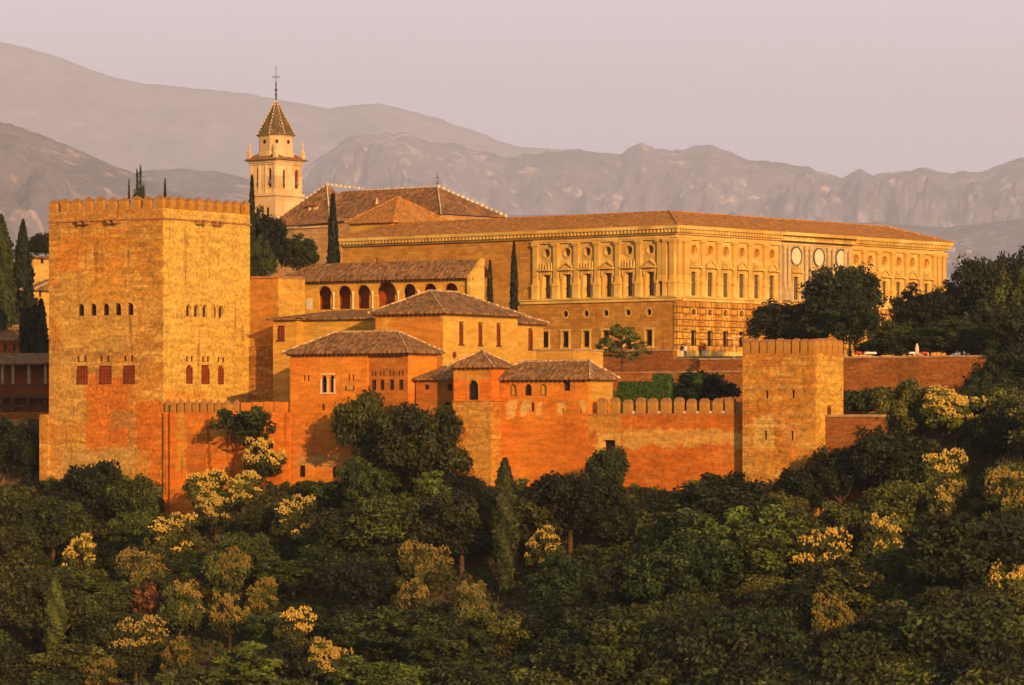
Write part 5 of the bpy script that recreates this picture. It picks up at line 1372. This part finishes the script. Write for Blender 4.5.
def make_broad(kind, mat, seed, rx, rz, nclump, per, leaf, lobes, airy=1.0, bloom=False, th=None, flat=.8):
    zc = rz * 1.15 + (th or 1.2)
    C, Rr, K = crown_broad(seed, rx, rz, nclump, per, leaf, zc, lobes, airy)
    C = np.array(C)
    P, N, T = clumped(C, Rr, K, flat)
    # inner leaves that close the crown
    k = int(len(P) * .18); d = unit(rng.normal(size=(k, 3))) * rng.uniform(0, .72, k)[:, None] ** .5
    P = np.concatenate([P, d * np.array([rx, rx, rz]) * .8 + np.array([0, 0, zc])]); N = np.concatenate([N, unit(rng.normal(size=(k, 3)))]); T = np.concatenate([T, rng.uniform(.5, 1.0, k)])
    me = leaf_mesh('crown_' + kind, P, N, leaf, T, mat)
    blo = None
    if bloom:
        g = np.random.default_rng(seed + 99)
        ang = g.uniform(0, 6.283); dirv = np.array([.35, -.75, .75])
        sc = (C - np.array([0, 0, zc])) @ dirv + g.normal(size=len(C)) * rx * .18
        idx = np.argsort(-sc)[:int(len(C) * bloom)]
        BC = [C[i] + np.array([0, -.1, .35]) for i in idx]; BR = [Rr[i] * 1.0 for i in idx]
        # many small flower heads: tight bright knots rather than a smooth skin
        PP, NN, TT = [], [], []
        for c, r in zip(BC, BR):
            for _ in range(24):
                d = g.normal(size=3); d /= np.linalg.norm(d); d[2] = abs(d[2]) * .9; hc = c + d * r * g.uniform(.75, 1.2)
                k = 14; dd = unit(g.normal(size=(k, 3)))
                PP.append(hc + dd * r * g.uniform(.10, .24) * g.uniform(.5, 1, (k, 1))); NN.append(unit(dd + np.array([0, -.2, .3]))); TT.append(np.full(k, g.uniform(.65, 1.15)))
        blo = leaf_mesh('blossom_' + kind, np.concatenate(PP), np.concatenate(NN), .12, np.concatenate(TT), M['bloom'], 1.1)
    tm = trunk_mesh('trunk_' + kind, zc * .95, .05 * rx + .08, 5, rx * .7, seed)
    proto(kind, me, tm, blo, rx * 2, zc + rz)

for i in range(5): make_broad('round', M['leaf_dark'], 20 + i, 3.5, 3.1, 90, 150, .22, 5 + i % 3, th=.3)
for i in range(4): make_broad('olive', M['leaf_olive'], 40 + i, 3.3, 3.0, 85, 145, .20, 6, th=.3)
for i in range(3): make_broad('green', M['leaf_green'], 60 + i, 2.8, 3.2, 75, 140, .20, 6, .95, th=.3)
for i in range(6): make_broad('bloom', M['leaf_olive'], 80 + i, 3.0, 2.9, 80, 140, .20, 6, bloom=(.30, .20, .38, .26, .16, .34)[i], th=.3)
for i in range(4): make_broad('full_bloom', M['leaf_olive'], 190 + i, 2.4, 2.2 + .25 * i, 60, 110, .19, 5, bloom=.72 - .07 * i, th=.3)
for i in range(3): make_broad('poplar', M['leaf_green'], 230 + i, 1.7, 3.6, 60, 120, .19, 6, .9, th=.3)
for i in range(3): make_broad('holm', M['leaf_black'], 240 + i, 3.6, 2.7, 110, 110, .19, 9, .85, th=.3)
for i in range(2): make_broad('sparse', M['leaf_dark'], 100 + i, 3.0, 2.3, 40, 60, .28, 7, 1.05, th=3.2)
for i in range(2): make_broad('rust', M['leaf_red'], 120 + i, 2.4, 2.2, 50, 60, .28, 5)
for i in range(3): make_broad('big_dark', M['leaf_black'], 140 + i, 5.2, 6.0, 200, 95, .34, 8, .95, th=.4)
for i in range(2): make_broad('mid_dark', M['leaf_dark'], 150 + i, 3.6, 3.8, 105, 140, .22, 6, .95, th=.4)
for i in range(2): make_broad('bush', M['leaf_green'], 160 + i, 2.2, 1.5, 60, 70, .24, 5, th=.1)
for i in range(2): make_broad('dark_bush', M['leaf_dark'], 170 + i, 2.2, 1.6, 60, 70, .24, 5, th=.1)

def make_cypress(kind, mat, seed, r, h, n, leaf, tipn=0.6):
    g = np.random.default_rng(seed)
    t = g.uniform(0, 1, n) ** .8
    prof = np.clip(np.sin(np.clip(t * 1.25 + .18, 0, 1.5)) * (1 - t ** 2.2) ** .75 * 1.12, .02, None)
    a = g.uniform(0, 6.283, n); lump = 1 + .16 * np.sin(a * 3 + t * 17 + seed) + .12 * np.sin(a * 5 - t * 31)
    rad = r * prof * lump * g.uniform(.55, 1.06, n)
    P = np.stack([np.cos(a) * rad, np.sin(a) * rad, .5 + t * (h - .5)], 1)
    N = unit(np.stack([np.cos(a), np.sin(a), np.full(n, .15)], 1) + g.normal(size=(n, 3)) * .5)
    T = (0.85 + .35 * np.sin(a * 4 + t * 23)) * g.uniform(.7, 1.3, n)
    me = leaf_mesh('crown_' + kind, P, N, leaf, T, mat, 1.9)
    tm = MB().tube((0, 0, -1), (0, 0, h * .5), r * .14, r * .06).mesh('trunk_' + kind); tm.materials.append(M['trunk'])
    proto(kind, me, tm, None, r * 2, h)
for i in range(2): make_cypress('cypress', M['leaf_dark'], 200 + i, 1.25, 11.0, 5200, .26)
for i in range(2): make_cypress('black_cypress', M['leaf_black'], 210 + i, 1.0, 12.0, 5000, .24)
make_cypress('slope_cypress', M['leaf_olive'], 225, 1.5, 12.0, 9000, .22)
make_cypress('wide_cypress', M['leaf_dark'], 220, 2.2, 14.0, 9000, .28)

# open pine with visible layered boughs
def make_pine():
    g = np.random.default_rng(300); mb = MB(); mb.tube((0, 0, -1), (0, 0, 5.6), .16, .04, 6)
    C, Rr, K = [], [], []
    for i in range(26):
        z = 1.3 + 4.3 * i / 26; L = (1 - (z - .6) / 5.6) * 4.2 + .4; a = i * 2.4 + g.uniform(-.3, .3)
        e = np.array([math.cos(a) * L, math.sin(a) * L, z + L * .28]); mb.tube((0, 0, z), e, .05, .015, 5)
        for f in (.45, .7, .9, 1.0): C.append(np.array([0, 0, z]) * (1 - f) + e * f + g.normal(size=3) * .15); Rr.append(.42); K.append(42)
    P, N, T = clumped(C, Rr, K, .45)
    tm = mb.mesh('trunk_pine'); tm.materials.append(M['trunk'])
    proto('pine', leaf_mesh('crown_pine', P, N, .16, T, M['leaf_olive'], 2.4), tm, None, 8.0, 6.0)
make_pine()

NTREE = {}
def tree(kind, label, X, Y, z, height, width=None, group=None, var=None, name='tree', cat='tree', rz=None, lift=0.0):
    ps = PROTO[kind]; i = NTREE.get(kind, 0) if var is None else var; NTREE[kind] = NTREE.get(kind, 0) + 1
    cr, tr, bl, w, h = ps[i % len(ps)]
    sz = height / h; sx = (width / w) if width else sz
    o = thing(name, label, cat, None, group, (X, Y, z), random.uniform(0, 6.28) if rz is None and not bl else (rz or random.uniform(-.5, .5)))
    o.scale = (sx, sx, sz)
    up = lift / sz
    if cat != 'bush': link('trunk', tr, None, o, scale=(1, 1, 1 + up / (h * .55)))
    link('crown', cr, None, o, (0, 0, up))
    if bl: link('blossom', bl, None, o, (0, 0, up))
    return o

def tree_uv(kind, label, u, v_top, Y, w_px, v_base=None, h=None, **kw):
    """A tree standing on the ground at distance Y under column u, as tall and wide as it looks from the viewpoint."""
    X = (u - CU) / F * Y
    z = ground(X, Y) if v_base is None else (CV - v_base) / F * Y
    zt = (CV - v_top) / F * Y
    return tree(kind, label, X, Y, z, zt - z, w_px / F * Y, **kw)

# trees among the buildings
tree_uv('wide_cypress', 'broad tall cypress at the far edge of the photo, left of the great tower', 1, 217, 505, 44, name='cypress', cat='cypress')
tree_uv('wide_cypress', 'second broad cypress, between the edge cypress and the great tower', 23, 222, 512, 30, name='cypress', cat='cypress')
tree_uv('black_cypress', 'very dark narrow cypress close beside the great tower in front of the gabled house', 29, 280, 490, 24, name='cypress', cat='cypress')
tree_uv('black_cypress', 'short black cypress touching the shaded edge of the great tower', 41, 300, 488, 20, name='cypress', cat='cypress')
tree_uv('big_dark', 'rounded dark tree rising just beside the upper edge of the great tower', 46, 231, 600, 30, v_base=262)
tree_uv('big_dark', 'rounded dark tree above the distant pale house', 37, 236, 590, 20, v_base=262)
tree_uv('black_cypress', 'thin cypress tip peeping over the great tower battlements, leftmost of two', 129, 182, 620, 6, name='cypress', cat='cypress')
tree_uv('mid_dark', 'small bushy tree top peeping over the great tower battlements', 138.5, 177, 620, 14)
tree_uv('black_cypress', 'thin cypress tip peeping over the battlements near the tower corner', 165, 181, 620, 7, name='cypress', cat='cypress')
tree_uv('black_cypress', 'slender tall cypress rising in front of the bell tower', 252, 178, 500, 13, name='cypress', cat='cypress')
tree_uv('big_dark', 'large dark tree between the great tower and the church', 265, 214, 505, 40, v_base=290)
tree_uv('mid_dark', 'dark leafy tree filling the corner beside the great tower', 258, 236, 500, 30, v_base=300)
tree_uv('mid_dark', 'round dark tree in front of the brick church wall', 299, 236, 512, 36, v_base=285)
tree_uv('black_cypress', 'dark spindle cypress standing before the church roof ridge', 333, 196, 515, 18, name='cypress', cat='cypress')
tree_uv('black_cypress', 'shorter of the two cypresses before the plain palace wall', 490, 261, 486, 9, name='cypress', cat='cypress')
tree_uv('black_cypress', 'taller of the two cypresses before the plain palace wall', 514, 243, 486, 11, name='cypress', cat='cypress')
tree_uv('pine', 'open airy pine with thin layered boughs under the palace windows', 622, 324, 470, 66, v_base=374, name='pine_tree', cat='tree')
# trees on the palace terrace
tree_uv('big_dark', 'largest dark tree in front of the palace west front', 842, 260, 500, 76, v_base=362, var=0)
tree_uv('mid_dark', 'greener tree at the foot of the largest dark palace tree', 850, 298, 494, 58, v_base=362, var=0)
tree_uv('big_dark', 'dark spreading tree behind the watchtower battlements', 782, 303, 506, 64, v_base=362, var=1)
tree_uv('mid_dark', 'low dark tree between the spreading tree and the largest palace tree', 808, 312, 503, 40, v_base=362, var=1)
tree_uv('big_dark', 'dark conical tree by the end of the palace cornice', 926, 290, 500, 62, v_base=364, var=2)
tree_uv('mid_dark', 'dark tree between palace end and the tall terrace tree', 948, 285, 505, 46, v_base=364, var=0)
tree_uv('big_dark', 'tall dark tree with a peaked top at the far end of the terrace', 985, 251, 502, 62, v_base=366, var=0)
tree_uv('big_dark', 'dark tree at the photo edge behind the olive green one', 1016, 254, 515, 44, v_base=366, var=1)
tree_uv('olive', 'olive green sunlit tree at the photo edge of the terrace', 1016, 272, 492, 56, v_base=370, var=0)
tree_uv('big_dark', 'deep dark tree below the tall peaked terrace tree', 1000, 300, 492, 70, v_base=384, var=2)
tree_uv('mid_dark', 'dark leafy tree under the conical palace tree', 900, 322, 497, 56, v_base=364, var=1)
tree_uv('mid_dark', 'low dark tree beneath the tall peaked tree by the sunshade', 962, 318, 490, 60, v_base=364, var=0)
tree_uv('mid_dark', 'low dark tree just behind the closed sunshade', 930, 328, 492, 44, v_base=362, var=1)
tree_uv('dark_bush', 'low dark bush behind the closed sunshade and the last tables', 950, 326, 494, 60, v_base=364, name='bush', cat='bush')
tree_uv('dark_bush', 'low dark bush beneath the conical palace tree', 906, 330, 496, 50, v_base=364, name='bush', cat='bush')
tree_uv('dark_bush', 'low dark bush behind the white clothed tables', 878, 340, 490, 44, v_base=362, name='bush', cat='bush')
tree_uv('dark_bush', 'dark round bush against the terrace wall', 866, 376, 466, 44, v_base=412, name='bush', cat='bush')
tree_uv('bush', 'lighter green round bush in front of the dark one by the watchtower', 868, 386, 452, 46, v_base=420, name='bush', cat='bush')
tree_uv('mid_dark', 'dark tree hiding the end of the terrace wall', 985, 358, 470, 60, v_base=410, var=1)
tree_uv('rust', 'reddish bush below the end of the terrace wall', 975, 378, 460, 48, v_base=410, name='bush', cat='bush')
tree_uv('bush', 'green bush under the terrace wall ledge', 930, 392, 455, 44, v_base=420, name='bush', cat='bush')
# garden behind the battlement wall
tree_uv('dark_bush', 'large leafy bush beside the watchtower behind the battlement wall', 708, 374, 412, 56, v_base=410, name='bush', cat='bush')
tree_uv('bush', 'smaller lighter bush touching the clipped hedge', 685, 384, 410, 30, v_base=410, name='bush', cat='bush')
def hedge(label, u0, u1, v0, yl, notches=()):
    fr = FA.sub(FA.x(u0, yl), yl, 0.0); zt = fr.z(v0); L = fr.x(u1)
    o = thing('clipped_hedge', label, 'hedge', fr)
    seg = []; x = 0
    for (a, b_, dv) in notches: seg.append((x, fr.x(a), zt)); seg.append((fr.x(a), fr.x(b_), zt - dv)); x = fr.x(b_)
    seg.append((x, L, zt)); P, N = [], []
    for (a, b_, z) in seg:
        h_ = z - .5; 
        for (n_, f) in ((int(abs(b_ - a) * h_ * 130), 'f'), (int(abs(b_ - a) * 1.2 * 130), 't'), (int(h_ * 1.2 * 130), 's')):
            q = rng.uniform(0, 1, (n_, 3)); 
            p = np.stack([a + q[:, 0] * (b_ - a), q[:, 1] * 1.2, .5 + q[:, 2] * h_], 1); d = np.zeros((n_, 3))
            if f == 'f': p[:, 1] = rng.normal(0, .04, n_); d[:, 1] = -1
            elif f == 't': p[:, 2] = z + rng.normal(0, .04, n_); d[:, 2] = 1
            else: p[:, 0] = b_ + rng.normal(0, .04, n_); d[:, 0] = 1
            P.append(p); N.append(unit(d + rng.normal(size=(n_, 3)) * .45))
    P, N = np.concatenate(P), np.concatenate(N)
    link('foliage', leaf_mesh('hedge_leaf', P, N, .17, rng.uniform(.6, 1.35, len(P)), M['leaf_hedge'], 1.3), None, o)
    c = MB()
    for (a, b_, z) in seg: c.box(a + .1, b_ - .1, .12, 1.1, .4, z - .12)
    c.build('branches', M['trunk'], o)
hedge('long clipped green hedge directly behind the battlement wall', 617, 668, 382.5, 9)
hedge('taller clipped hedge with square openings cut in its top', 652, 700, 374.5, 14, ((667, 679, 1.0), (684, 690, 1.4)))

# ---- the wooded slope
def march(u, v, lift=5.0):
    """Ground point whose canopy (lift metres up) is seen at u, v."""
    best = None
    for Y in np.arange(300, 470, 1.0):
        X = (u - CU) / F * Y
        z = ground(X, Y) + lift
        if (CV - v) / F * Y <= z: return X, Y, z - lift
    return None
placed = []; SEEN = [(168, 506, 40, 431)]; SUNNED = []
def slope_tree(kind, label, u, v, w_px, h, lift=None, **kw):
    q = march(u, v, (lift if lift is not None else h * .62))
    if q is None: return
    X, Y, z = q
    xx, yy = FA.loc(X, Y)
    lim = -2.6 if -2 < xx < 84 else 99
    if yy > lim:                       # stand it clear of the wall, on the slope right in front
        w_ = FA.W(FA.x(u, lim), lim); X, Y = w_.x, w_.y; z = ground(X, Y)
        kw['lift'] = max(0.0, (CV - v) / F * Y - z - h * .62)
    placed.append((X, Y, w_px / F * Y / 2, 'bloom' in kind or 'cypress' in kind)); SEEN.append((u, v + (-.3 * w_px if not ('bloom' in kind or 'cypress' in kind) else -.1 * w_px) + (95 if 'cypress' in kind and u > 300 else (60 if 'cypress' in kind else 0)), w_px, Y)); SUNNED.append((X, Y, z + kw.get('lift', 0) + h * .55, 'bloom' in kind))
    return tree(kind, label, X, Y, z, h, w_px / F * Y, **kw)
BL = 'trees with pale yellow blossom'
for kind, u, v, w, h, lab in (
    ('full_bloom', 264, 462, 36, 5.0, 'rounded tree covered in yellow blossom beneath the dark sparse tree on the curtain wall'),
    ('bloom', 208, 494, 42, 5.2, 'yellow blossoming tree against the base of the curtain wall'),
    ('full_bloom', 216, 517, 36, 5.0, 'small round yellow blossoming tree just below the curtain wall base'),
    ('full_bloom', 243, 492, 34, 4.6, 'yellow blossoming tree beside the grass strip under the palace hall'),
    ('bloom', 172, 544, 56, 6.0, 'yellow blossoming tree right of the fortress tower foot, in a gap of dark trees'),
    ('full_bloom', 82, 566, 40, 6.0, 'tall yellow blossoming tree below the fortress tower, far from the others'),
    ('bloom', 140, 578, 48, 6.0, 'tree with scattered yellow tufts between the lone tall one and the reddish bush'),
    ('bloom', 228, 574, 46, 6.0, 'tree with a small cap of yellow blossom below the curtain wall'),
    ('bloom', 180, 612, 44, 6.0, 'tree with thin yellow tufts in the middle of the lower slope'),
    ('bloom', 136, 655, 52, 6.0, 'yellow topped tree near the bottom edge right of the small cypress'),
    ('full_bloom', 230, 622, 34, 5.0, 'low yellow blossoming tree on the lower slope below the palace hall'),
    ('bloom', 294, 640, 48, 6.0, 'yellow blossoming tree low on the slope, left of the bottom edge one'),
    ('full_bloom', 332, 674, 42, 5.5, 'yellow blossoming tree cut by the bottom edge under the palace hall'),
    ('full_bloom', 100, 684, 32, 5.0, 'yellow blossoming tree cut by the bottom edge near the small cypress'),
    ('bloom', 295, 526, 46, 6.0, 'tree with flat yellow tufts below the grass strip'),
    ('bloom', 420, 570, 48, 6.0, 'yellow blossoming tree in the middle slope below the arched pavilion'),
    ('bloom', 412, 606, 36, 5.5, 'small yellow topped tree just under the one below the arched pavilion'),
    ('bloom', 470, 610, 38, 5.5, 'small yellow blossoming tree left of the slope cypress foot'),
    ('full_bloom', 545, 553, 38, 5.0, 'flat topped orange yellow blossoming tree right of the slope cypress'),
    ('full_bloom', 838, 632, 50, 6.0, 'domed yellow blossoming tree low on the slope below the watchtower'),
    ('bloom', 822, 570, 52, 6.5, 'yellow blossoming tree in the middle slope below the watchtower'),
    ('full_bloom', 955, 438, 60, 5.4, 'wide yellow blossoming tree highest up the slope near the terrace wall'),
    ('bloom', 946, 478, 46, 6.0, 'tree with a narrow yellow tuft under the wide blossoming one'),
    ('bloom', 948, 514, 42, 6.0, 'tree with a thin yellow cap below the terrace wall end'),
    ('bloom', 1012, 506, 54, 7.0, 'yellow tufted tree cut by the photo edge, upper of two'),
    ('bloom', 1010, 586, 46, 6.0, 'yellow tufted tree cut by the photo edge, lower of two'),
    ('full_bloom', 262, 600, 30, 4.8, 'small golden blossoming tree in the middle of the lower slope below the curtain wall end'),
    ('full_bloom', 178, 664, 32, 5.0, 'golden blossoming tree near the bottom edge below the fortress tower corner'),
    ('bloom', 880, 545, 46, 6.0, 'tree with sparse yellow flecks below the low rampart wall')):
    slope_tree(kind, lab, u, v, w, h, group=BL, name='flowering_tree')
slope_tree('slope_cypress', 'tall pointed cypress alone in the middle of the wooded slope', 505, 460, 36, 13.5, 13.5, name='cypress', cat='cypress')
slope_tree('slope_cypress', 'small pale cypress near the bottom corner of the slope', 55, 580, 30, 10.0, 10.0, name='cypress', cat='cypress')
slope_tree('sparse', 'sparse dark tree with bare lower stems against the curtain wall', 247, 438, 60, 8.0, 5.6)
slope_tree('olive', 'broad leafy tree in front of the palace hall wall', 372, 434, 70, 11.0, 7.0)
slope_tree('olive', 'wide bushy tree with several stems under the arched pavilion', 428, 446, 90, 10.5, 6.6)
slope_tree('green', 'fresh green tree standing below the palace hall by the grass strip', 366, 500, 48, 8.0, 5.0)
slope_tree('rust', 'bare reddish brown bush amid the lower slope trees', 146, 610, 34, 5.0, 3.0, name='bush', cat='bush')
slope_tree('round', 'dark tree in front of the garden wall gateway', 606, 478, 42, 6.5)
slope_tree('round', 'dark tree at the photo edge below the shaded gallery', 8, 452, 56, 7.5)
slope_tree('holm', 'blackish tree between the photo edge and the fortress tower buttress', 30, 462, 44, 6.5)
slope_tree('round', 'dark tree pressed against the fortress tower foot', 90, 500, 70, 8.5)
slope_tree('round', 'dark dense tree under the corner of the fortress tower', 135, 508, 56, 7.5)

# fill: every tree of the wood stands on its own, labelled by the landmark above it and how far down the slope it is
LAND = ((60, 'the edge left of the fortress tower'), (110, 'the three latticed windows'), (165, 'the fortress tower corner'), (225, 'the pointed merlons'), (290, 'the curtain wall end'), (345, 'the twin window'), (405, 'the four small windows'), (450, 'the lean-to wing'), (505, 'the arched pavilion'), (555, 'the three arched windows'), (600, 'the long wing end'), (650, 'the gateway'), (700, 'the clipped hedges'), (745, 'the battlement wall end'), (815, 'the watchtower'), (870, 'the low rampart wall'), (920, 'the closed sunshade'), (975, 'the terrace wall end'), (1100, 'the photo edge past the terrace'))
DEPTHS = ((470, 'against the walls below'), (510, 'high on the slope below'), (550, 'on the upper slope below'), (590, 'halfway down the slope below'), (630, 'on the lower slope below'), (672, 'low on the slope below'), (2000, 'at the bottom edge below'))
KIND_WORDS = {'round': 'dark rounded', 'olive': 'olive green', 'green': 'fresh green', 'mid_dark': 'tall dark', 'poplar': 'slender fresh green', 'holm': 'blackish spreading'}
fill = []
tries = 0
g = random.Random(5)
cand = []
yl = -2.5
while yl > -64:
    x = -42.0
    while x < 150:
        xx = x + g.uniform(-1.6, 1.6); yy = yl + g.uniform(-1.5, 1.5)
        w = FA.W(xx, yy); cand.append((w.x, w.y, xx, yy)); x += 5.3
    yl -= 4.8
used_labels = {}
for X, Y, xx, yy in cand:
    u = CU + F * X / Y
    if not -50 < u < 1090: continue
    if yy > -3.2 and (-.5 < xx < 86): continue
    if yy > -10 and -1 < xx < 5.5 or yy > -8 and 70.5 < xx < 76.5: continue
    z = ground(X, Y)
    hgt = g.choice((g.uniform(5.0, 6.6), g.uniform(6.6, 8.2), g.uniform(8.0, 9.8))); 
    if yy > -9 and xx < 86:
        hgt = g.uniform(2.6, 5.6) if xx < 42 or xx > 70 else g.uniform(3.0, 6.2)
        if 17 < xx < 24: hgt = 2.2
        elif 24 <= xx < 43: hgt = g.uniform(4.6, 7.4)
    wd = hgt * g.uniform(.95, 1.32)
    vc = CV - F * (z + hgt * .8) / Y
    if vc > 712: continue
    bad = False
    for (px, py, pr, fl) in placed:
        d = math.hypot(px - X, py - Y)
        if d < pr * .5 + wd * .30 or (fl and Y < py and abs(px / py - X / Y) * Y < pr * .75 and 0 < py - Y < 11): bad = True
    if bad: 
        hgt *= .55; wd *= .75
        if g.random() < .4: continue
    if abs(u - 505) < 14 + .4 * wd * F / Y: hgt = min(hgt, (CV - 486) / F * Y - z)
    if any(abs(X - px) < 1.3 and abs(Y - py) < 3 for px, py, pr, fl in placed): continue
    for (ub, vb, wb, Yb) in SEEN:                 # keep the blossoming and other noted trees in sight
        if Y < Yb + 1 and abs(u - ub) < .3 * wb + .36 * wd * F / Y:
            top = z + (CV - (vb + .22 * wb)) / F * Y - z
            if z + hgt > top: hgt = top - z; wd = min(wd, max(hgt, 2.5) * 1.5)
    for (Xb, Yb, zb_, fl) in SUNNED:
        if fl:
            al = (X - Xb) * _h.x + (Y - Yb) * _h.y; pe = abs((X - Xb) * _h.y - (Y - Yb) * _h.x)
            if 0 < al < 16 and pe < 1.2 + wd * .45:
                hgt = min(hgt, zb_ + al * .23 - z); wd = min(wd, max(hgt, 2.5) * 1.5)
    if hgt < 2.2: continue
    r = g.random()
    if u > 560: kind = 'round' if r < .40 else ('olive' if r < .68 else ('holm' if r < .84 else ('green' if r < .92 else 'mid_dark')))
    elif u < 160: kind = 'round' if r < .45 else ('olive' if r < .75 else ('green' if r < .88 else 'holm'))
    else: kind = 'green' if r < .30 else ('olive' if r < .56 else ('round' if r < .74 else ('poplar' if r < .86 else ('holm' if r < .95 else 'mid_dark'))))
    if kind == 'poplar': wd *= .6; hgt *= 1.1
    where = next(n_ for lim, n_ in LAND if u < lim); deep = next(n_ for lim, n_ in DEPTHS if vc < lim)
    lab = '%s %stree %s %s' % (KIND_WORDS[kind], 'short ' if hgt < 4.6 else ('small ' if hgt < 6.3 else ''), deep, where)
    used_labels[lab] = used_labels.get(lab, 0) + 1
    fill.append((kind, lab, X, Y, z, hgt, wd))
for kind, lab, X, Y, z, hgt, wd in fill:
    grp = lab if used_labels[lab] > 1 else 'trees of the wooded slope'
    tree(kind, lab, X, Y, z, hgt, wd, group=grp)

for n_, (u, v, w, Y, lab) in enumerate(((905, 398, 44, 448, 'green bush below the middle of the terrace wall'), (958, 396, 50, 450, 'green bush between the reddish bush and the wide blossoming tree'), (890, 412, 52, 440, 'leafy bush just beyond the low rampart wall'), (925, 414, 56, 436, 'leafy bush above the wide blossoming tree'), (850, 424, 50, 420, 'dark bush against the low rampart wall'), (985, 402, 54, 440, 'dark bush left of the photo edge above the slope'))):
    tree_uv('dark_bush' if n_ % 2 else 'bush', lab, u, v, Y, w, name='bush', cat='bush')
for kind, u, v, w, Y, vb_, lab in (('mid_dark', 1000, 352, 66, 452, 425, 'tall dark tree just past the end of the terrace wall'), ('round', 1024, 346, 66, 450, 425, 'dark tree at the photo edge level with the terrace'), ('round', 985, 374, 50, 448, 425, 'dark tree over the reddish bush by the terrace wall end'), ('olive', 1012, 388, 60, 436, 440, 'olive tree at the photo edge above the wide blossoming tree'), ('mid_dark', 1022, 310, 60, 480, 372, 'dark tree at the photo edge under the olive green terrace tree')):
    tree_uv(kind, lab, u, v, Y, w, v_base=vb_)
for n_, (u, v, w, lab) in enumerate(((840, 470, 58, 'dark tree covering the watchtower corner base'), (880, 452, 60, 'dark tree hiding the end of the low rampart wall'), (905, 432, 56, 'olive tree between the low rampart wall and the wide blossoming tree'), (1000, 430, 60, 'dark tree beside the wide blossoming tree at the photo edge'), (800, 500, 56, 'dark tree at the lower edge of the watchtower'))):
    slope_tree('olive' if n_ == 2 else 'round', lab, u, v, w, 7.0)
# low ground cover under the trees
gc_pts = []
for _ in range(90000):
    xx, yy = g.uniform(-45, 150), -abs(g.uniform(.3, 66)); w = FA.W(xx, yy); u = CU + F * w.x / w.y
    if -20 < u < 1044: gc_pts.append((w.x, w.y, ground(w.x, w.y) + g.uniform(0, .45)))
gp = np.array(gc_pts); gn = unit(rng.normal(size=gp.shape) + np.array([0, -.2, .8]))
o = link('undergrowth', leaf_mesh('undergrowth', gp, gn, .38, rng.uniform(.6, 1.3, len(gp)), M['leaf_dark'], 1.5), None, None); tag(o, kind='stuff')

# a few white houses on the far hillside
bpy.context.view_layer.update()
fo = bpy.data.objects['foothill_mountains']; fm = fo.data
fb = BVHTree.FromPolygons([v.co for v in fm.vertices], [p.vertices for p in fm.polygons])
for (u, v, s, lab) in ((951.5, 250.5, 26, 'largest white house on the far hillside, just off the palace cornice'), (968.5, 252.5, 19, 'white house on the far hillside nearest the dark terrace trees'), (949, 262, 14, 'tiny white house lowest on the far hillside by the palace corner'), (958.5, 261, 16, 'pinkish house low on the far hillside between two white ones'), (972, 260, 16, 'pale greyish house low on the far hillside beside the trees')):
    d = Vector(((u - CU) / F, 1, (CV - v) / F)).normalized()
    hit = fb.ray_cast(Vector((0, 0, 0)), d)
    if hit[0] is None: continue
    p = hit[0]
    o = thing('distant_villa', lab, 'house', None, None, (p.x, p.y, p.z), R(-30))
    MB().box(-s * .6, s * .6, -s * .4, s * .4, -6, s * .55).build('wall', M['cloth_white'], o)
    r_ = MB(); hip_roof(r_, -s * .6, s * .6, -s * .4, s * .4, s * .55 + .3, s * .85, (-s * .3, 0), (s * .3, 0), .5); r_.build('roof', M['roof_red'], o)
    w_ = MB()
    for k in (-.3, .1): 
        MB().box(k * s, k * s + s * .14, -s * .4 - .1, -s * .4 - .003, s * .1, s * .35).build('window', M['dark'], o)
